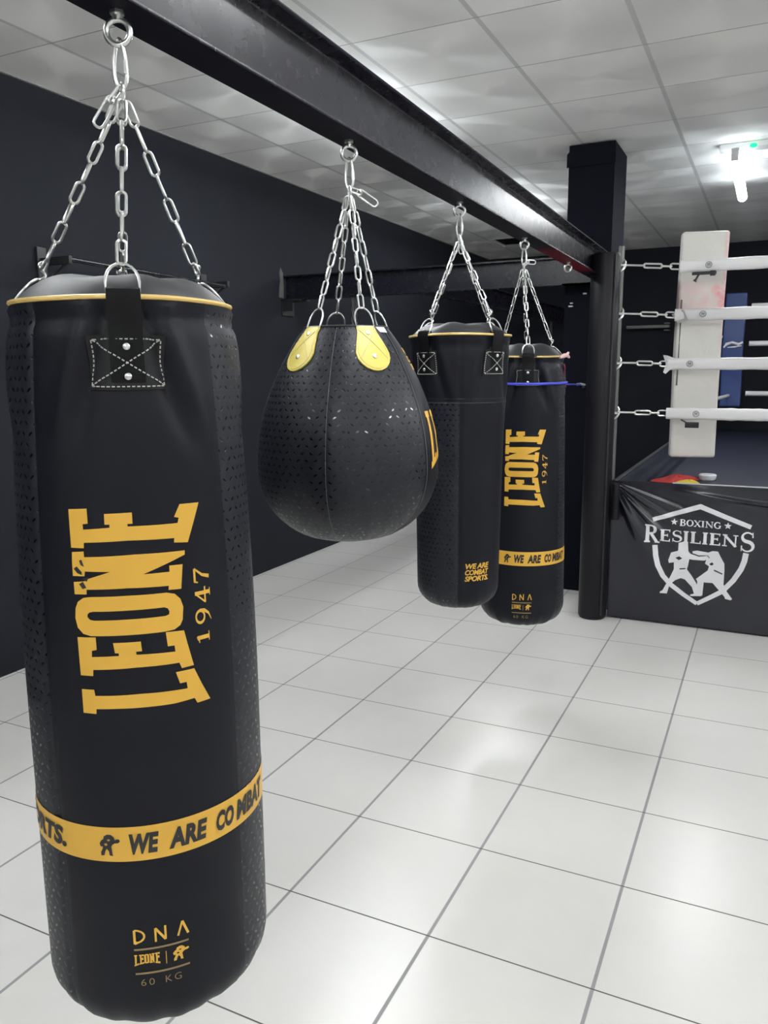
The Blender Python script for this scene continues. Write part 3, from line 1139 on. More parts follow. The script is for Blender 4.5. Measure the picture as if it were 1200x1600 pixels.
def big_bag(label, c, P, zb, ztop, tab, seams_deg, eye, dentf=None, rot=0.0, zsc=1.0, zof=0.0, seed=1, spare=None, tabstyle='cross', psc=1.0, cap_rise=0.045, lion_emblem=True):
    root, R = bag_root(label, c, zb, rot)
    sf = Surf(P, dentf)
    seams = [rad(a) for a in seams_deg]

    def side(phi, z):
        d = norm_phi(phi)
        for a, b in ((seams[1], seams[2]), (seams[3], seams[0] + 2 * PI)):
            if a <= (phi % (2 * PI)) <= b or a <= (phi % (2 * PI)) + 2 * PI <= b:
                return 1
        return 0
    bm = lathe_body(sf, zb, ztop, seams, side, crumple=0.0024, seed=seed)
    obj('body', bm, [M['leather'], M['dashed']], root)
    cap(root, ztop - 0.002, sf.r(ztop) - 0.003, cap_rise, seed, TABS)
    piping(root, sf, ztop, None, kx=seed)

    def mp(s, z, off):
        return sf.at(s / 0.2, z, off)

    def mz(z):
        return zof + z * zsc
    # big vertical word with its numerals
    polys = [[[(s * psc, mz(z)) for s, z in l] for l in pg] for pg in LEONE_POLYS]
    bm = slice_grid(flat_faces(polys), 0.010, 0.03)
    lay(bm, mp, 0.0009)
    obj('word_print', bm, M['gold'], root)
    if seed == 1:
        sc_ = [[[(-.1035, 1.243), (-.098, 1.2465), (-.090, 1.2375), (-.0905, 1.233), (-.098, 1.236)]], [[(-.0935, 1.256), (-.0895, 1.2575), (-.086, 1.246), (-.0915, 1.249)]],
               [[(-.096, 1.2185), (-.089, 1.2225), (-.084, 1.213), (-.0905, 1.2105), (-.093, 1.2145)]], [[(-.0905, 1.2270), (-.079, 1.2300), (-.083, 1.2225)]]]
        bm = flat_faces(sc_)
        lay(bm, mp, 0.0014)
        obj('scuff_marks', bm, M['print_black'], root)
    bm = flat_faces(numerals_flat())
    # upright numerals -> rotated to read upwards: x -> z, y -> -s
    for v in bm.verts:
        x, y = v.co.x, v.co.y
        v.co = Vector(((0.1065 - y * 0.031) * psc, mz(1.104 + x * 0.0535), 0))
    slice_grid(bm, 0.008, 0.03)
    lay(bm, mp, 0.0009)
    obj('numerals_print', bm, M['gold'], root)
    # yellow band all the way round
    bz0, bz1 = mz(0.7445), mz(0.8065)
    bm = bmesh.new()
    n = 144
    ra, rb_ = [], []
    for k in range(n):
        phi = 2 * PI * k / n
        ra.append(bm.verts.new(sf.at(phi, bz1, 0.0009)))
        rb_.append(bm.verts.new(sf.at(phi, bz0, 0.0009)))
    for k in range(n):
        bm.faces.new((ra[k], ra[(k + 1) % n], rb_[(k + 1) % n], rb_[k]))
    band = obj('band', bm, M['gold'], root)
    bh = bz1 - bz0
    full = bmesh.new()
    for (word, s0, s1) in (('WE', -0.044, 0.003), ('ARE', 0.018, 0.084), ('CO', 0.101, 0.1400), ('MBAT', 0.1460, 0.245), ('SPORTS.', -0.335, -0.158)):
        tb = text_flat(word, 1, 0.052, 0.18, 1.04)
        fit(tb, s0, s1, bz0 + bh * .20, bz0 + bh * .80)
        merge(full, tb)
    merge(full, flat_faces(lion(-0.092, bz0 + bh * .18, 0.034, bh * .62)))
    slice_grid(full, 0.008, 0.03)
    lay(full, mp, 0.0018)
    obj('band_lettering', full, M['print_black'], band)
    # small block near the foot
    zl = mz(0.592)
    g = bmesh.new()
    P_ = []
    hN = 0.024
    P_ += stroke_polys([(-.046, zl - .002), (-.046, zl + hN)], 0.004) + stroke_polys([(-.046, zl), *arc(-.046, zl + hN / 2, 0.016, hN / 2, -90, 90, 10), (-.046, zl + hN)], 0.0034)
    P_ += stroke_polys([(-.012, zl - .002), (-.012, zl + hN)], 0.0034) + stroke_polys([(-.012, zl + hN), (0.004, zl)], 0.004) + stroke_polys([(0.004, zl), (0.004, zl + hN + .002)], 0.0034)
    P_ += stroke_polys([(0.024, zl), (0.032, zl + hN + .002)], 0.0034) + stroke_polys([(0.032, zl + hN + .002), (0.041, zl)], 0.004)
    small = [[[(-0.028 + (z - 1.17) * 0.125, zl - 0.0335 - s * 0.105) for s, z in l] for l in pg] for pg in LEONE_POLYS]
    merge(g, flat_faces(P_ + small + lion(0.014, zl - 0.046, 0.027, 0.026) + stroke_polys([(0.003, zl - .047), (0.003, zl - .023)], 0.0012)))
    slice_grid(g, 0.01, 0.03)
    lay(g, mp, 0.0009)
    obj('emblem_print', g, M['gold'], root)
    g = flat_faces(stroke_polys([(-.048, zl - .013), (.041, zl - .013)], 0.0036) + stroke_polys([(-.048, zl - .059), (.041, zl - .059)], 0.0036))
    tb = text_flat('60', 1, -0.01, 0, 1.3)
    fit(tb, -0.040, -0.018, zl - 0.083, zl - 0.070)
    merge(g, tb)
    tb = text_flat('KG', 1, -0.01, 0, 1.3)
    fit(tb, 0.000, 0.026, zl - 0.083, zl - 0.070)
    merge(g, tb)
    slice_grid(g, 0.01, 0.03)
    lay(g, mp, 0.0009)
    obj('weight_print', g, M['gold_dim'], root)
    ends = []
    for k in range(4):
        ends.append(square_tab(root, sf, TABS[k], tab[0], tab[1], ztop, half=tab[2], style=tabstyle if k == 0 else 'cross', lean=0.55 if k == 0 else 0.9))
    shift(root, zb)
    for k in range(4):
        ends[k] = ends[k] - Vector((0, 0, zb))
    el = to_local(root, R, eye)
    hanging(root, el + Vector((0, 0, -0.066)), el, ends, s_hook=(1, 3), spare=spare)
    return root, R, sf


def pinch(phi, z, z0=1.62, z1=1.40, k=1.0, tabs=(0, rad(106), PI, rad(-106)), r=0.18):
    if z < z1 - .06 or z > z0 + .03:
        return 0
    out = 0
    f = min(1, max(0, (z0 - z) / (z0 - z1)))
    for t0 in tabs:
        s = abs(norm_phi(phi - t0)) * r
        c = 0.032 + 0.062 * f
        amp = 0.0150 * k * math.sin(PI * min(1, f * .75 + .28)) ** 1.2
        out -= amp * math.exp(-((s - c) / 0.015) ** 2)
        out += amp * .55 * math.exp(-((s - c - 0.03) / 0.018) ** 2)
    # soft roll under the rim
    out -= 0.006 * k * math.exp(-((z - 1.625) / 0.012) ** 2)
    return out


# nearest bag
P1 = [(0.30, 0.20), (0.45, 0.203), (0.75, 0.2035), (1.05, 0.203), (1.3, 0.197), (1.5, 0.188), (1.60, 0.181), (1.655, 0.177)]
big_bag('nearest and largest black punching bag, gold lettering and yellow band, under the beam at left', (-1.008, 1.062), P1, 0.388, 1.655,
        (1.598, 1.517, 0.059), [-50, 46, 130, 226], (EYES[0][0], EYES[0][1], BZ - 0.044), dentf=lambda p, z: pinch(p, z), seed=1, spare=(-0.030, -0.004, -0.040))

# fourth bag, same kind
P4 = [(0.30, 0.190), (0.5, 0.190), (0.8, 0.184), (1.2, 0.174), (1.45, 0.166), (1.55, 0.158), (1.60, 0.154)]
bag4, R4, sf4 = big_bag('farthest punching bag in the row with gold lettering, tied with blue cord', (-0.974, 3.45), P4, 0.415, 1.60,
                        (1.548, 1.475, 0.055), [-54, 54, 126, 234], (EYES[3][0], EYES[3][1], BZ - 0.044),
                        dentf=lambda p, z: pinch(p, z + .05, k=1.1, r=0.16), rot=0.03, zsc=0.995, zof=-0.035, seed=4, spare=(0.034, 0.0, 0.026), tabstyle='plain', psc=0.98, cap_rise=0.055)

# third bag, plain with square tabs left and right
c3 = (-0.978, 2.622)
P3 = [(0.66, 0.144), (0.8, 0.146), (1.0, 0.149), (1.3, 0.154), (1.45, 0.160), (1.6, 0.168), (1.66, 0.172)]
root3, R3 = bag_root('slim black punching bag with three gold lines of small text, third in the row', c3, 0.715)
T3 = [rad(-44), rad(46), rad(136), rad(226)]
sf3 = Surf(P3, lambda p, z: pinch(p, z, k=.5, tabs=T3, r=0.17) - 0.0022 * math.exp(-((z - 1.452) / 0.004) ** 2))
s3 = [rad(1), rad(91), rad(181), rad(271)]


def side3(phi, z):
    q = (phi - s3[0]) % (2 * PI)
    return 1 if z < 1.452 and (PI / 2 < q < PI or q > 1.5 * PI) else 0


obj('body', lathe_body(sf3, 0.715, 1.66, s3, side3, rb=0.075, crumple=0.001, seed=5, rref=0.16), [M['leather'], M['dashed']], root3)
cap(root3, 1.658, 0.168, 0.042, 3, T3)
piping(root3, sf3, 1.66, None, kx=2)
bm = bmesh.new()
for zz in (1.452, 1.438):
    pts = [sf3.at(2 * PI * k / 96, zz, 0.0004) for k in range(96)]
    tube(bm, pts, 0.0009, 5, closed=True)
obj('cross_seam', bm, mat('seam_thread', (0.05, 0.05, 0.06), 0.5), root3)
g = bmesh.new()
for word, za in (('WE ARE', 0.872), ('COMBAT', 0.850), ('SPORTS.', 0.828)):
    tb = text_flat(word, 1, 0.035, 0.2, 0.95)
    fit(tb, 0.026 + (0.872 - za) * -.05, 0.118 + (0.872 - za) * -.05, za, za + 0.019)
    merge(g, tb)
slice_grid(g, 0.01, 0.05)
lay(g, lambda s, z, o: sf3.at(s / 0.148, z, o), 0.0009)
obj('text_print', g, M['gold'], root3)
ends3 = [square_tab(root3, sf3, a, 1.608, 1.528, 1.66, half=0.05, lean=0.5) for a in T3]
bm = slice_grid(flat_faces([[[(-.03, 0.0), (.02, 0.0), (.024, .012), (-.024, .015)]]]), 0.01, 0.01)
lay(bm, lambda a, b, o: Vector(((0.163 - b * .7) * sin(rad(-58) + a / .17), -(0.163 - b * .7) * cos(rad(-58) + a / .17), 1.668 + b * .9)), 0.0)
bmesh.ops.solidify(bm, geom=bm.faces[:], thickness=0.002)
obj('white_label', bm, M['logo_white'], root3)
shift(root3, 0.715)
el = to_local(root3, R3, (EYES[2][0], EYES[2][1], BZ - 0.044))
hanging(root3, el + Vector((0, 0, -0.066)), el, [e - Vector((0, 0, 0.715)) for e in ends3], s_hook=True, spare=(0.006, -0.008, -0.034))

# teardrop bag
cB = (-0.990, 1.825)
up_p = [(1.31, 0.236), (1.35, 0.2335), (1.40, 0.226), (1.45, 0.2125), (1.50, 0.194), (1.55, 0.171), (1.60, 0.143), (1.635, 0.119), (1.652, 0.106)]
lo_p = []
for k in range(1, 15):
    q = k / 14 * 0.985
    lo_p.append((1.31 - 0.208 * q, 0.236 * (1 - q ** 2.25) ** (1 / 2.25)))
PB = sorted(lo_p + up_p)
rootB, RB = bag_root('black teardrop punching bag with yellow leather tabs, second in the row', cB, 1.102)
sB = [rad(-14), rad(55), rad(127), rad(199), rad(271)]
sfB = Surf(PB)


def ball_body():
    bm = bmesh.new()
    uvl = bm.loops.layers.uv.new('UVMap')
    n = 150
    # meridian arc length sampling
    zs = [PB[0][0] + (PB[-1][0] - PB[0][0]) * (1 - math.cos(PI * i / 120)) / 2 for i in range(121)]
    rings, al = [], [0]
    for i, z in enumerate(zs):
        r = sfB.r(z)
        if i:
            al.append(al[-1] + math.hypot(z - zs[i - 1], r - sfB.r(zs[i - 1])))
        row = []
        for k in range(n):
            phi = 2 * PI * k / n
            rr_ = r
            for s in sB:
                d = norm_phi(phi - s) * r
                rr_ -= 0.0022 * math.exp(-(d / 0.004) ** 2)
            if z < 1.33:
                rr_ += 0.0012 * sin(26 * phi) * math.exp(-((z - 1.13) / 0.03) ** 2)
            row.append(bm.verts.new((rr_ * sin(phi), -rr_ * cos(phi), z)))
        rings.append(row)
    for i in range(120):
        A, B = rings[i], rings[i + 1]
        for k in range(n):
            phi = 2 * PI * (k + .5) / n
            f = bm.faces.new((A[k], A[(k + 1) % n], B[(k + 1) % n], B[k]))
            q = norm_phi(phi)
            f.material_index = 0 if sB[1] < (phi % (2 * PI)) < sB[2] else 1
            for lp in f.loops:
                an = 2 * PI * (k if lp.vert in (A[k], B[k]) else k + 1) / n
                lp[uvl].uv = (an * 0.2, al[i] if lp.vert in A else al[i + 1])
    cv = bm.verts.new((0, 0, zs[0] - 0.002))
    for k in range(n):
        bm.faces.new((rings[0][k], rings[0][(k + 1) % n], cv))
    cv = bm.verts.new((0, 0, zs[-1] - 0.004))
    for k in range(n):
        bm.faces.new((rings[-1][k], rings[-1][(k + 1) % n], cv))
    return bm


obj('body', ball_body(), [M['leather'], M['dashed']], rootB)
bm = bmesh.new()
for s in sB:
    pts = [sfB.at(s + 0.0035 / sfB.r(z), z, 0.0005) for z in [1.14 + 0.5 * k / 40 for k in range(41)]]
    tube(bm, pts, 0.0008, 5)
obj('panel_seam', bm, mat('seam_thread_grey', (0.10, 0.10, 0.11), 0.6), rootB)
bm = bmesh.new()
tube(bm, [sfB.pt(2 * PI * k / 60, 1.652) for k in range(60)], 0.003, 7, closed=True)
obj('rim', bm, M['trim_black'], rootB)
# printed word on the right-hand panel
polys = leone_upright(1.555, 1.372, 0.72, 0.70)


def mpB(s, z, off):
    return sfB.at(s / 0.236 + 0.0, z, off)


g = slice_grid(flat_faces([[[(a - 1.555 + rad(91) * 0.236, b) for a, b in l] for l in pg] for pg in polys]), 0.012, 0.012)
lay(g, mpB, 0.0012)
obj('word_print', g, M['gold'], rootB)
g = flat_faces(numerals_flat())
fit(g, rad(78) * 0.236, rad(104) * 0.236, 1.262, 1.287)
slice_grid(g, 0.012, 0.012)
lay(g, mpB, 0.0012)
obj('numerals_print', g, M['gold_dim'], rootB)
g = bmesh.new()
for word, za in (('WE ARE', 1.585), ('COMBAT', 1.565), ('SPORTS.', 1.545)):
    tb = text_flat(word, 1, 0.035, 0.15, 0.95)
    fit(tb, rad(72) * 0.236, rad(110) * 0.236, za, za + 0.016)
    merge(g, tb)
slice_grid(g, 0.012, 0.012)
lay(g, mpB, 0.0012)
obj('text_print', g, M['gold'], rootB)
TB = [rad(-48), rad(25), rad(117), rad(196)]
endsB = []
for k, a0 in enumerate(TB):
    def mt(u, v, off, a0=a0):       # v: distance down the meridian from the rim
        z = 1.650 - v * 0.80 if v < 0 else 1.650
        # march down the profile
        zz = 1.650
        left = v
        while left > 1e-6:
            st = min(0.004, left)
            sl = (sfB.r(zz) - sfB.r(zz - 0.003)) / 0.003
            zz -= st / math.hypot(1, sl)
            left -= st
        return sfB.at(a0 + u / sfB.r(zz), zz, off)
    half = 0.0235
    outl = [(-half, 0.0), (half, 0.0), (half + .002, 0.018)] + [(0.0445 * cos(q), 0.082 - 0.044 * sin(q)) for q in [rad(v) for v in (25, 5, -15, -35, -55, -75, -90, -105, -125, -145, -165, -185, -205)]] + [(-half - .002, 0.018)]
    bm = slice_grid(flat_faces([[outl]]), 0.009, 0.009)
    lay(bm, mt, 0.0, 0.004)
    tb = obj('leather_tab', bm, M['yellow'], rootB)
    bm = bmesh.new()
    inn = [(x * 0.86, 0.004 + (y - 0.004) * 0.955) for x, y in outl]
    inn.append(inn[0])
    pts = [mt(x, y, 0.0043) for x, y in inn]
    tube(bm, pts, 0.0008, 5)
    for pa, pb in (((-0.022, 0.012), (0.036, 0.095)), ((0.022, 0.012), (-0.036, 0.095))):
        tube(bm, [mt(pa[0] + (pb[0] - pa[0]) * q / 12, pa[1] + (pb[1] - pa[1]) * q / 12, 0.0044) for q in range(13)], 0.0009, 5)
    obj('stitching', bm, M['yellow_edge'], tb)
    for v_ in (0.022, 0.088):
        bm = bmesh.new()
        p = mt(0, v_, 0.004)
        nn = (mt(0, v_, 0.006) - p).normalized()
        x, y, ax = frame(nn)
        old = None
        for kk, (rr_, h) in enumerate(((0.0062, 0), (0.0058, .0016), (0.0045, .0022), (0.0001, .0018))):
            rg = [bm.verts.new(p + x * rr_ * cos(2 * PI * j / 14) + y * rr_ * sin(2 * PI * j / 14) + ax * h) for j in range(14)]
            if kk:
                for j in range(14):
                    bm.faces.new((old[j], old[(j + 1) % 14], rg[(j + 1) % 14], rg[j]))
            old = rg
        obj('rivet', bm, M['steel'], tb)
    rdir = Vector((sin(a0), -cos(a0), 0))
    side = Vector((cos(a0), sin(a0), 0))
    upv = (Vector((0, 0, 1)) - rdir * 0.45).normalized()
    c = sfB.pt(a0, 1.650) + Vector((0, 0, 0.001)) + rdir * 0.001
    bm = bmesh.new()
    d_ring(bm, c, side, upv, 0.048, 0.05, 0.0024)
    obj('d_ring', bm, M['steel'], tb)
    endsB.append(c + upv * 0.048)
bm = slice_grid(flat_faces([[[(-.02, 0.0), (.016, -.004), (.013, .012), (-.014, .012)]]]), 0.01, 0.01)
lay(bm, lambda a, b, o: sfB.at(rad(52) + a / 0.11, 1.650 - b, 0.0015), 0.0)
bmesh.ops.solidify(bm, geom=bm.faces[:], thickness=0.001)
obj('white_label', bm, M['logo_white'], rootB)
shift(rootB, 1.102)
el = to_local(rootB, RB, (EYES[1][0], EYES[1][1], BZ - 0.044))
hanging(rootB, el + Vector((0, 0, -0.066)), el, [e - Vector((0, 0, 1.102)) for e in endsB], twist0=0.4, spare=(0.050, -0.006, -0.020))

# ---- cord and tapes round the fourth bag
z_c = 1.497
rt = bag4.location
cordth = thing('elastic_cord', 'blue elastic cord wrapped round the farthest bag and hooked to the column', 'cord', (0, 0, 0))
bm = bmesh.new()
pts = []
base_a = math.atan2(-3.45, 0.974)
for k in range(41):
    a = base_a + rad(-100 + 195 * k / 40)
    rr_ = sf4.r(z_c) + 0.010
    pts.append((rt.x + rr_ * cos(a), rt.y + rr_ * sin(a), z_c - 0.004 * cos(rad(-100 + 195 * k / 40)) - 0.006))
pts_w = pts
tube(bm, pts_w, 0.0055, 8)
obj('wrap', bm, M['blue_cord'], cordth)
bm = bmesh.new()
tube(bm, [pts_w[-1], (-1.0, 4.2, 1.47), (-1.165, 5.46, 1.447)], 0.005, 8)
obj('tail', bm, M['blue_cord'], cordth)
bm = bmesh.new()
tube(bm, [(-1.19, 5.46, 1.447), (-1.165, 5.445, 1.452), (-1.14, 5.455, 1.445), (-1.15, 5.475, 1.43)], 0.010, 8)
obj('hook', bm, M['steel'], cordth)


def on_bag4(phideg, z, off=0.004):
    a = base_a + rad(phideg)
    rr_ = sf4.r(z) + off
    return Vector((rt.x + rr_ * cos(a), rt.y + rr_ * sin(a), z))


bm = bmesh.new()
rows = []
for z in [1.47 + 0.10 * k / 8 for k in range(9)]:
    rows.append([bm.verts.new(on_bag4(a, z, 0.006 + 0.002 * sin(z * 90))) for a in (74, 78, 82, 86)])
for A, B in zip(rows, rows[1:]):
    for i in range(3):
        bm.faces.new((A[i], A[i + 1], B[i + 1], B[i]))
bmesh.ops.solidify(bm, geom=bm.faces[:], thickness=0.002)
tag(obj('red_strip', bm, M['red_tape']), 'short red strip on the right edge of the farthest bag above the blue cord', 'tape')
bm = bmesh.new()
tube(bm, [on_bag4(60, 1.597, 0.004), on_bag4(72, 1.604, 0.010), on_bag4(84, 1.607, 0.016), on_bag4(90, 1.618, 0.022)], [0.006, 0.010, 0.008, 0.005], 8)
tube(bm, [on_bag4(84, 1.607, 0.016), on_bag4(92, 1.598, 0.026)], [0.008, 0.005], 8)
tag(obj('tape_knot', bm, M['pink_tape']), 'pale pink knot of tape on the rim of the farthest bag', 'tape')
bm = bmesh.new()
rows = []
for z in [1.462 + 0.135 * k / 8 for k in range(9)]:
    rows.append([bm.verts.new(on_bag4(a, z, 0.007)) for a in (-54, -50, -46)])
for A, B in zip(rows, rows[1:]):
    for i in range(2):
        bm.faces.new((A[i], A[i + 1], B[i + 1], B[i]))
bmesh.ops.solidify(bm, geom=bm.faces[:], thickness=0.002)
tag(obj('tan_strip', bm, M['tan_strap']), 'narrow tan strip on the left of the farthest bag beside the third bag', 'tape')

# ---------------------------------------------------------------- boxing ring
RX0, RX1, RY0, RY1, RZ = -0.84, 4.3, 4.95, 9.75, 0.872
ringo = thing('boxing_ring', 'raised boxing ring with black vinyl apron and white shield logo', 'boxing ring', ((RX0 + RX1) / 2, (RY0 + RY1) / 2, 0))
OX, OY = (RX0 + RX1) / 2, (RY0 + RY1) / 2
bm = bmesh.new()
box(bm, RX0 + .05, RX1 - .05, RY0 + .06, RY1 - .05, 0.02, 0.80)
for v in bm.verts:
    v.co -= Vector((OX, OY, 0))
obj('platform', bm, M['trim_black'], ringo, smooth=False)
bm = bmesh.new()
box(bm, RX0 + .004, RX1 - .004, RY0 + .008, RY1 - .004, 0.80, RZ, 0.006)
for v in bm.verts:
    v.co -= Vector((OX, OY, 0))
obj('canvas', bm, M['mat_canvas'], ringo, smooth=False)


def apron_d(x, z):
    """outward bulge of the vinyl; tension folds radiate from the top corner"""
    dx, dz = x - RX0, RZ - z
    rr_ = math.hypot(dx, dz)
    a = math.atan2(dz, dx + 1e-6)
    d = 0
    for (fa, am, wd, ln) in ((1.10, 0.040, 0.095, 0.46), (0.80, 0.026, 0.060, 0.46), (0.56, 0.020, 0.055, 0.50), (0.36, 0.013, 0.045, 0.55)):
        d += am * math.exp(-((a - fa) / wd) ** 2) * min(1, rr_ / 0.10) * math.exp(-(rr_ / ln) ** 2 * .8)
    d += 0.013 * math.exp(-(dx / 0.05) ** 2) * math.exp(-((z - 0.74) / .11) ** 2)
    for (zc, am, x0, x1, sl) in ((0.825, 0.012, 0.45, 1.5, -0.12), (0.80, 0.008, 0.55, 2.2, -0.07)):
        if dx > x0 - .1:
            wx = min(1, max(0, (dx - x0 + .1) / .2))
            d += am * wx * math.exp(-((z - (zc + sl * (dx - x0))) / 0.010) ** 2)
    d += 0.004 * sin(2.3 * x + 1) * (z / RZ) + 0.006 * (1 - z / RZ) * sin(3.1 * x)
    d += 0.030 * math.exp(-((dx - 0.9) + 0.9 * (z - 0.4)) ** 2 / 0.02) * .5
    return d


bm = bmesh.new()
nx, nz = 380, 200
gr_ = []
for i in range(nx + 1):
    x = RX0 + (RX1 - RX0) * (i / nx) ** 1.6
    c_ = []
    for j in range(nz + 1):
        z = 0.008 + (RZ + 0.004 - 0.008) * j / nz
        c_.append(bm.verts.new((x - OX, RY0 - apron_d(x, z) * (1 - (j / nz) ** 14) - OY, z)))
    gr_.append(c_)
for i in range(nx):
    for j in range(nz):
        bm.faces.new((gr_[i][j], gr_[i + 1][j], gr_[i + 1][j + 1], gr_[i][j + 1]))
bmesh.ops.recalc_face_normals(bm, faces=bm.faces)
r = bmesh.ops.solidify(bm, geom=bm.faces[:], thickness=0.003)
apr = obj('front_apron', bm, M['apron'], ringo)
bm = bmesh.new()
ys = [RY0 + (RY1 - RY0) * k / 60 for k in range(61)]
A = [bm.verts.new((RX0 - 0.004 * sin(6 * y) - OX, y - OY, 0.01)) for y in ys]
B = [bm.verts.new((RX0 - OX, y - OY, RZ + 0.003)) for y in ys]
for i in range(60):
    bm.faces.new((A[i], A[i + 1], B[i + 1], B[i]))
bmesh.ops.solidify(bm, geom=bm.faces[:], thickness=0.003)
obj('side_apron', bm, M['apron'], ringo)
bm = bmesh.new()
tube(bm, [(RX0 + .35 - OX, RY0 - .004 - OY, RZ + .006), (RX1 - OX, RY0 - .004 - OY, RZ + .006)], 0.004, 6)
obj('edge_piping', bm, mat('pale_piping', (0.45, 0.46, 0.5), 0.4), ringo)
bm = bmesh.new()
box(bm, RX0 + 0.005 - OX, RX0 + 0.035 - OX, RY0 - OY, RY1 - OY, RZ, RZ + 0.008, 0.003)
obj('edge_strip', bm, mat('dark_grey_strip', (0.06, 0.06, 0.065), 0.35), ringo)
bm = bmesh.new()
tube(bm, [(-0.812 - OX, 4.915 - OY, 0.64), (-0.812 - OX, 4.915 - OY, 0.70)], 0.026, 16)
tube(bm, [(-0.812 - OX, 4.915 - OY, 0.69), (-0.812 - OX, 4.915 - OY, 0.86)], 0.023, 16)
obj('corner_socket', bm, M['post_pad'], ringo)
for (px_, py_) in ((-0.865, 5.06), (-0.865, 9.62)):
    bm = bmesh.new()
    tube(bm, [(px_ - OX, py_ - OY, 0.02), (px_ - OX, py_ - OY, 2.27)], 0.018, 14)
    obj('corner_post', bm, M['pole_grey'], ringo)

# logo on the apron (x, z on the front plane)
LG = dict(
    roof=[(-0.592, 0.649), (-0.328, 0.748), (-0.05, 0.645)],
    left=[(-0.573, 0.493), (-0.565, 0.429), (-0.55, 0.37), (-0.518, 0.308), (-0.472, 0.257), (-0.393, 0.201), (-0.316, 0.154)],
    right=[(-0.316, 0.154), (-0.245, 0.201), (-0.18, 0.247), (-0.124, 0.321), (-0.088, 0.392), (-0.073, 0.443), (-0.067, 0.492)],
    b1=[(-0.438, 0.518), (-0.411, 0.527), (-0.386, 0.523), (-0.381, 0.472), (-0.369, 0.457), (-0.321, 0.444), (-0.276, 0.453), (-0.264, 0.44), (-0.289, 0.423), (-0.351, 0.422), (-0.373, 0.424), (-0.378, 0.383), (-0.383, 0.361), (-0.353, 0.322), (-0.327, 0.282), (-0.292, 0.204), (-0.354, 0.197), (-0.358, 0.205), (-0.335, 0.214), (-0.349, 0.253), (-0.391, 0.296), (-0.415, 0.302), (-0.445, 0.286), (-0.476, 0.256), (-0.489, 0.198), (-0.53, 0.196), (-0.529, 0.206), (-0.514, 0.217), (-0.474, 0.308), (-0.457, 0.354), (-0.459, 0.396), (-0.487, 0.389), (-0.492, 0.406), (-0.478, 0.455), (-0.438, 0.471)],
    b2=[(-0.358, 0.474), (-0.331, 0.48), (-0.27, 0.474), (-0.247, 0.486), (-0.217, 0.486), (-0.202, 0.456), (-0.179, 0.416), (-0.176, 0.374), (-0.176, 0.29), (-0.157, 0.25), (-0.124, 0.207), (-0.131, 0.198), (-0.162, 0.203), (-0.166, 0.215), (-0.236, 0.292), (-0.285, 0.29), (-0.288, 0.209), (-0.323, 0.2), (-0.326, 0.222), (-0.32, 0.291), (-0.329, 0.307), (-0.267, 0.365), (-0.261, 0.391), (-0.285, 0.405), (-0.278, 0.431), (-0.26, 0.442), (-0.272, 0.457), (-0.322, 0.452), (-0.357, 0.462)])


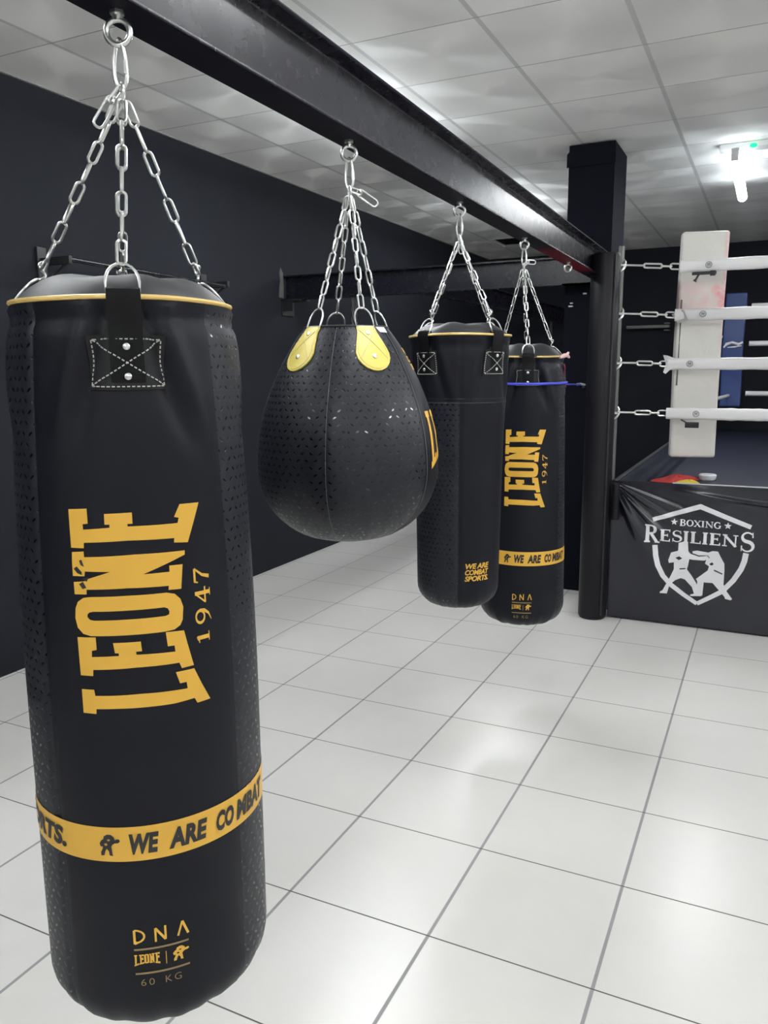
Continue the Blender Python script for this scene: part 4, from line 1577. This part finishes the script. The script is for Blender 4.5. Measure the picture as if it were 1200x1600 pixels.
def serif_text(s, w=0.62):
    """serif capitals from strokes; height 1; returns polygons and total width"""
    P = []
    x = 0
    V, H = 0.19, 0.09

    def stem(cx, y0=0.0, y1=1.0, sw=0.30, top=True, bot=True, v=V):
        nonlocal P
        P += stroke_polys([(cx, y0), (cx, y1)], v)
        if bot:
            P += stroke_polys([(cx - sw / 2, y0 + H / 2), (cx + sw / 2, y0 + H / 2)], H)
        if top:
            P += stroke_polys([(cx - sw / 2, y1 - H / 2), (cx + sw / 2, y1 - H / 2)], H)
    for ch in s:
        if ch == 'I':
            stem(x + .17)
            x += .42
        elif ch == 'L':
            stem(x + .17)
            P += stroke_polys([(x + .17, H / 2), (x + .60, H / 2)], H) + stroke_polys([(x + .59, 0), (x + .61, .26)], [0.10, 0.03])
            x += .70
        elif ch == 'E':
            stem(x + .17)
            for yy in (H / 2, 1 - H / 2):
                P += stroke_polys([(x + .17, yy), (x + .60, yy)], H)
            P += stroke_polys([(x + .17, .52), (x + .48, .52)], H)
            P += stroke_polys([(x + .59, 0), (x + .61, .24)], [0.10, 0.03]) + stroke_polys([(x + .58, 1), (x + .59, .78)], [0.10, 0.03]) + stroke_polys([(x + .47, .40), (x + .47, .64)], 0.05)
            x += .72
        elif ch == 'N':
            stem(x + .17, v=0.08, sw=.28)
            stem(x + .78, v=0.08, sw=.28, bot=False)
            P += stroke_polys([(x + .12, .98), (x + .80, .02)], 0.17)
            x += .98
        elif ch == 'X':
            P += stroke_polys([(x + .10, .97), (x + .66, .03)], 0.17) + stroke_polys([(x + .66, .97), (x + .12, .03)], 0.08)
            for cx, yy in ((x + .1, .965), (x + .66, .965), (x + .12, .035), (x + .66, .035)):
                P += stroke_polys([(cx - .13, yy), (cx + .13, yy)], H)
            x += .84
        elif ch == 'O':
            ws = [0.08 + 0.11 * abs(cos(rad(a))) for a in [360 * k / 23 for k in range(24)]]
            P += stroke_polys(arc(x + .40, .5, .32, .46, 0, 360, 24), ws)
            x += .86
        elif ch == 'G':
            ws = [0.09 + 0.10 * abs(cos(rad(55 + 270 * k / 21))) for k in range(22)]
            P += stroke_polys(arc(x + .42, .5, .33, .46, 48, 318, 22), ws)
            P += stroke_polys([(x + .68, .10), (x + .68, .46)], 0.14) + stroke_polys([(x + .52, .44), (x + .82, .44)], H) + stroke_polys([(x + .66, .98), (x + .67, .72)], [0.03, .06])
            x += .90
        elif ch == 'S':
            top_ = arc(x + .32, .74, .22, .22, 35, 270, 12)
            bot_ = arc(x + .32, .27, .24, .24, 90, -150, 12)
            pts = top_ + bot_[1:]
            n_ = len(pts)
            P += stroke_polys(pts, [0.07 + 0.11 * math.exp(-((k - n_ / 2) / 4.5) ** 2) for k in range(n_)])
            P += stroke_polys([(x + .52, .98), (x + .53, .72)], [0.03, .06]) + stroke_polys([(x + .08, .02), (x + .09, .30)], [0.03, .06])
            x += .68
        elif ch == 'B':
            stem(x + .17)
            P += stroke_polys([(x + .17, 1 - H / 2), *arc(x + .34, .76, .20, .205, 90, -90, 9), (x + .17, .53)], [H] * 3 + [.12, .16, .17, .16, .12] + [H] * 3)
            P += stroke_polys([(x + .17, .53), *arc(x + .36, .28, .23, .245, 90, -90, 9), (x + .17, H / 2)], [H] * 3 + [.12, .16, .17, .16, .12] + [H] * 3)
            x += .76
        elif ch == 'R':
            stem(x + .17)
            P += stroke_polys([(x + .17, 1 - H / 2), *arc(x + .36, .74, .21, .225, 90, -90, 9), (x + .17, .51)], [H] * 3 + [.12, .16, .17, .16, .12] + [H] * 3)
            P += stroke_polys([(x + .34, .52), (x + .66, .05)], 0.16) + stroke_polys([(x + .56, .035), (x + .82, .035)], H)
            x += .84
    return P, x


def place_text(s, x0, x1, za, zb_):
    P, wd = serif_text(s)
    return [[[(x0 + p[0] / wd * (x1 - x0), za + p[1] * (zb_ - za)) for p in l] for l in pg] for pg in P]


LP = stroke_polys(LG['roof'], [0.025, 0.030, 0.025])
LP += stroke_polys(LG['left'], [0.030, 0.030, 0.030, 0.029, 0.028, 0.026, 0.024]) + stroke_polys(LG['right'], [0.024, 0.026, 0.028, 0.029, 0.030, 0.030, 0.030])
holes1 = [[(-0.452, 0.425), (-0.430, 0.437), (-0.412, 0.425), (-0.432, 0.412)], [(-0.425, 0.362), (-0.390, 0.368), (-0.392, 0.360), (-0.425, 0.354)]]
holes2 = [[(-0.262, 0.405), (-0.245, 0.418), (-0.236, 0.405), (-0.250, 0.396)], [(-0.232, 0.374), (-0.185, 0.355), (-0.187, 0.348), (-0.234, 0.366)]]
LP += [[LG['b1']] + holes1, [LG['b2']] + holes2]
LP += place_text('R', -0.638, -0.545, 0.508, 0.618)
LP += place_text('ESILIEN', -0.548, -0.108, 0.522, 0.594)
LP += place_text('S', -0.105, -0.018, 0.500, 0.618)
LP += place_text('BOXING', -0.438, -0.205, 0.624, 0.663)
for cx, cz in ((-0.469, 0.645), (-0.173, 0.645)):
    st = []
    for k in range(10):
        rr_ = 0.021 if k % 2 == 0 else 0.009
        st.append((cx + rr_ * sin(PI * k / 5), cz + rr_ * cos(PI * k / 5)))
    LP.append([st])
g = slice_grid(flat_faces(LP), 0.02, 0.02)
lay(g, lambda x, z, o: Vector((x - OX, RY0 - apron_d(x, z) - 0.0025 - o - OY, z)), 0.0)
obj('shield_logo', g, M['logo_white'], apr)

# ropes
ROPES = [(2.150, 'top'), (1.868, 'second'), (1.576, 'third'), (1.275, 'lowest')]


def turnbuckle(parent, p0, p1, post):
    """rod, open frame and fork between the post hook and the rope end"""
    p0, p1 = Vector(p0), Vector(p1)
    d = (p1 - p0).normalized()
    L = (p1 - p0).length
    x, y, ax = frame(d)
    bm = bmesh.new()
    tube(bm, [p0, p0 + d * L * .34], 0.006, 8)
    tube(bm, [p0 + d * L * .62, p0 + d * L * .82], 0.006, 8)
    q0, q1 = p0 + d * L * .30, p0 + d * L * .66
    link(bm, (q0 + q1) / 2, d, x, (q1 - q0).length, 0.034, 0.0055, 8)
    link(bm, p0 + d * L * .92, d, x, L * .30, 0.042, 0.005, 8)
    obj('turnbuckle', bm, M['steel'], parent)
    bm = bmesh.new()
    c = Vector(post)
    zc = Vector((0, 0, 1))
    tube(bm, ring_path(Vector((c.x, c.y, p0.z)) + Vector((-0.004, -0.014, 0.020)), Vector((0.92, 0, -0.38)), Vector((0, 0.80, 0.60)), 0.032, 0.034, 20), 0.0085, 8, closed=True)
    tube(bm, ring_path(Vector((c.x, c.y, p0.z)) + Vector((-0.004, -0.014, -0.020)), Vector((0.92, 0, 0.38)), Vector((0, 0.80, 0.60)), 0.032, 0.034, 20), 0.0085, 8, closed=True)
    obj('post_hook', bm, M['steel'], parent)


def sleeve(parent, x0, x1, y, z, marks, seed, ragged=False, name='sleeve'):
    rnd = random.Random(seed)
    bm = bmesh.new()
    n = 120
    pts, rows = [], []
    for k in range(n + 1):
        x = x0 + (x1 - x0) * k / n
        hh = 0.036 + 0.0012 * sin(x * 31 + seed) + (rnd.uniform(-.002, .002) if seed == 3 else 0)
        if ragged:
            hh = 0.030
        zc = z - 0.005 * sin(PI * k / n)
        tk = 0.020
        row = []
        for j in range(16):
            a = 2 * PI * j / 16
            ca, sa = cos(a), sin(a)
            row.append(bm.verts.new((x, y + tk * ca * abs(ca) ** -.2 if abs(ca) > .05 else y, zc + hh * sa * (abs(sa) ** -.25 if abs(sa) > .05 else 1))))
        rows.append(row)
    for A, B in zip(rows, rows[1:]):
        for j in range(16):
            bm.faces.new((A[j], A[(j + 1) % 16], B[(j + 1) % 16], B[j]))
    bm.faces.new(rows[0][::-1])
    bm.faces.new(rows[-1])
    o = obj(name, bm, M['white'], parent)
    for mx in marks:
        bm = bmesh.new()
        c = Vector((mx, y - 0.0245, z))
        tube(bm, ring_path(c, Vector((1, 0, 0)), Vector((0, 0, 1)), 0.017, 0.017, 20), 0.0016, 5, closed=True)
        for dx in (-0.005, 0.005):
            tube(bm, [c + Vector((dx, 0, -.009)), c + Vector((dx, 0, .009))], 0.0015, 5)
        tube(bm, [c + Vector((-.009, 0, 0.003)), c + Vector((.009, 0, 0.003))], 0.0015, 5)
        obj('round_mark', bm, mat('mark_grey', (0.10, 0.10, 0.12), 0.6), o)
    return o


RYF = 5.22
starts = [-0.545, -0.560, -0.585, -0.580]
markx = [-0.385, -0.400, -0.458, -0.405]
for i, (z, nm) in enumerate(ROPES):
    rp = thing('ring_rope', '%s white front rope of the ring, passing before the white corner pad' % nm, 'ring rope', (0, 0, z), 0, 'front ring ropes')
    s = sleeve(rp, starts[i], 3.9, RYF, 0, [markx[i]], i, ragged=False)
    turnbuckle(rp, (-0.838, 5.06, 0.010), (starts[i] + .01, RYF, 0), (-0.865, 5.06, 0))
    if i == 2:
        bm = bmesh.new()
        pts = [(starts[i] - .03, RYF - .012, 0.055), (starts[i] - .005, RYF - .014, 0.052), (starts[i] + .05, RYF - .018, 0.030), (starts[i] + .02, RYF - .018, -0.03), (starts[i] - .01, RYF - .014, -0.060), (starts[i] - .025, RYF - .012, -0.05), (starts[i] - .012, RYF - .012, 0.0)]
        vs = [bm.verts.new(p) for p in pts]
        bm.faces.new(vs)
        bmesh.ops.solidify(bm, geom=bm.faces[:], thickness=0.02)
        obj('loose_flap', bm, M['white'], rp)
    if i == 1:
        bm = bmesh.new()
        vs = [(starts[i] - .02, RYF, 0.005), (starts[i] + .05, RYF - .022, 0.037), (starts[i] + .08, RYF - .024, -0.035), (starts[i] + .02, RYF - .02, -0.052)]
        bm.faces.new([bm.verts.new(p) for p in vs])
        bmesh.ops.solidify(bm, geom=bm.faces[:], thickness=0.02)
        obj('loose_flap', bm, M['white'], rp)
    if i in (0, 3):
        bm = bmesh.new()
        if i == 0:
            box(bm, -0.475, -0.34, RYF - .03, RYF - .018, -0.056, -0.038, 0.003)
            box(bm, -0.375, -0.345, RYF - .032, RYF - .016, -0.064, -0.034, 0.003)
            tube(bm, [(-0.435, RYF - .025, -.05), (-0.45, RYF - .028, -.08), (-0.457, RYF - .03, -.092)], [0.006, .006, .012], 8)
        else:
            tube(bm, [(-0.49, RYF - .02, -.036), (-0.46, RYF - .024, -.052)], 0.004, 6)
            box(bm, -0.465, -0.385, RYF - .03, RYF - .018, -0.085, -0.050, 0.003)
        obj('black_tie', bm, M['trim_black'], rp)
    # the same level along the ring's left side and far side
    rs = thing('ring_rope', '%s white rope on the left side of the ring, running back behind the white pad' % nm, 'ring rope', (0, 0, z), 0, 'left side ring ropes')
    bm = bmesh.new()
    tube(bm, [(-0.52, 5.45, 0), (-0.52, 7.2, -.008), (-0.40 if i == 3 else -0.50, 8.93, 0)], 0.017, 12)
    obj('sleeve', bm, M['white'], rs)
    rf = thing('ring_rope', '%s white rope on the far side of the ring beside the blue pad' % nm, 'ring rope', (0, 0, z + (-.07 if i == 1 else 0.02)), 0, 'far side ring ropes')
    bm = bmesh.new()
    tube(bm, [(-0.24, 9.02, 0), (1.8, 9.02, -.008), (3.9, 9.02, 0)], 0.026, 12)
    obj('sleeve', bm, M['white'], rf)


def corner_pad(name, label, loc, rotz, m, wd, z0, z1, thick, tilt=0.0, lines=True):
    p = thing(name, label, 'corner pad', loc, rotz)
    p.rotation_euler = (0, tilt, rotz)
    bm = bmesh.new()
    box(bm, -wd / 2, wd / 2, -thick / 2, thick / 2, z0 - loc[2], z1 - loc[2], 0.02, 4)
    bmesh.ops.subdivide_edges(bm, edges=[e for e in bm.edges if e.calc_length() > .3], cuts=24)
    for v in bm.verts:
        f = (v.co.z - (z0 - loc[2])) / (z1 - z0)
        v.co.y += 0.01 * sin(f * 9) * (1 if v.co.y < 0 else .5)
        v.co.x += 0.004 * sin(f * 7 + 1)
    obj('padding', bm, m, p)
    if lines:
        bm = bmesh.new()
        box(bm, -wd / 2 + .012, -wd / 2 + .020, -thick / 2 - .010, -thick / 2 + 0.005, z0 - loc[2] + .45, z1 - loc[2] - .40, 0.002)
        obj('zip', bm, mat('grey_zip', (0.12, 0.12, 0.12), 0.5), p)
    return p


corner_pad('corner_pad', 'tall white corner pad with pink stains behind the ring ropes', (-0.435, 5.36, 0.995), rad(16), M['stained'], 0.270, 0.995, 2.362, 0.085, tilt=rad(0.2))
bp = corner_pad('corner_pad', 'blue corner pad at the far corner of the ring', (-0.385, 9.0, 1.16), rad(0), M['blue_vinyl'], 0.20, 1.16, 2.30, 0.10, lines=False)
bm = bmesh.new()
pts = [(-0.085, -.066, 0.60), (-0.06, -.067, 0.635), (-0.01, -.068, 0.65), (0.05, -.068, 0.63), (0.09, -.067, 0.65)]
tube(bm, pts, [0.008, .016, .013, .014, .010], 6)
tube(bm, [(-0.05, -.066, 0.60), (0.02, -.067, 0.605), (0.08, -.066, 0.615)], [0.004, .009, .006], 6)
obj('white_mark', bm, M['logo_white'], bp)

# things lying on the ring's edge
def cloth(name, m, pts, z, h, seed, label):
    rnd = random.Random(seed)
    bm = bmesh.new()
    cx = sum(p[0] for p in pts) / len(pts)
    cy = sum(p[1] for p in pts) / len(pts)
    rings = []
    n = len(pts) * 4
    out = []
    for i in range(len(pts)):
        a, b = Vector(pts[i]), Vector(pts[(i + 1) % len(pts)])
        for k in range(4):
            out.append(a.lerp(b, k / 4))
    for j in range(8):
        f = j / 7
        row = []
        for i, p in enumerate(out):
            q = Vector((cx, cy)).lerp(p, 1 - f * .92)
            hh = h * math.sin(f * PI / 2) ** .7 * (0.75 + 0.25 * sin(i * .9 + seed + j * .4)) + 0.002
            row.append(bm.verts.new((q.x, q.y, z + hh)))
        rings.append(row)
    base = [bm.verts.new((p.x, p.y, z)) for p in out]
    rings.insert(0, base)
    for A, B in zip(rings, rings[1:]):
        for i in range(n):
            bm.faces.new((A[i], A[(i + 1) % n], B[(i + 1) % n], B[i]))
    bm.faces.new(rings[-1])
    bm.faces.new(base[::-1])
    o = obj(name, bm, m)
    return tag(o, label, 'cloth')


cloth('red_cloth', M['red_cloth'], [(-0.63, 5.02), (-0.52, 4.98), (-0.43, 5.06), (-0.36, 5.20), (-0.42, 5.34), (-0.54, 5.30)], RZ, 0.030, 2, 'crumpled red cloth on the edge of the ring below the white pad')
cloth('yellow_cloth', M['yellow_cloth'], [(-0.50, 4.965), (-0.42, 4.958), (-0.335, 4.970), (-0.35, 5.03), (-0.385, 5.06), (-0.44, 5.0)], RZ, 0.024, 5, 'small yellow cloth in front of the red cloth on the ring edge')
bm = bmesh.new()
tube(bm, [(-0.318, 5.22, RZ), (-0.318, 5.22, RZ + .006), (-0.318, 5.22, RZ + 0.03), (-0.318, 5.22, RZ + .036)], [0.042, 0.048, 0.052, 0.046], 24)
tag(obj('tape_roll', bm, M['white_plastic']), 'small round white tub on the ring edge beside the red cloth', 'tub')

# ---------------------------------------------------------------- wall fittings
wb = thing('wall_bar', 'black bar mounted on the left wall behind the nearest bag', 'wall bar', (XL, 3.7, 2.10))
bm = bmesh.new()
tube(bm, [(0.20, -0.62, 0.02), (0.20, 0.70, 0.0)], 0.013, 10)
obj('bar', bm, M['beam'], wb)
for y in (-0.62, 0.70):
    bm = bmesh.new()
    box(bm, 0, 0.02, y - .03, y + .03, -0.13, 0.09, 0.004)
    box(bm, 0.0, 0.22, y - .012, y + .012, -0.005, 0.035, 0.004)
    tube(bm, [(0.01, y, -.11), (0.19, y, 0.0)], 0.008, 8)
    obj('bracket', bm, M['trim_black'], wb)
bm = bmesh.new()
for k in range(5):
    a = k * 1.3
    c = Vector((0.20, -0.26 + .012 * k, 0.02 - .02 * k))
    tube(bm, ring_path(c, Vector((cos(a), sin(a), .2)), Vector((0, .3, 1)), 0.028, 0.022, 14), 0.004, 6, closed=True)
o = obj('chain_bundle', bm, M['dull_steel'], loc=(XL, 3.7, 2.10))
tag(o, 'small tangle of metal rings hanging on the wall bar behind the nearest bag', 'chain')
bm = bmesh.new()
box(bm, -1.66, -1.16, YB - .14, YB, 2.04, 2.075, 0.004)
box(bm, -1.22, -1.16, YB - .14, YB, 2.085, 2.10, 0.003)
box(bm, -1.22, -1.16, YB - .14, YB, 2.005, 2.02, 0.003)
tag(obj('wall_shelf', bm, mat('grey_shelf', (0.16, 0.16, 0.155), 0.5)), 'narrow grey shelf on the far wall seen behind the ring turnbuckles', 'shelf')
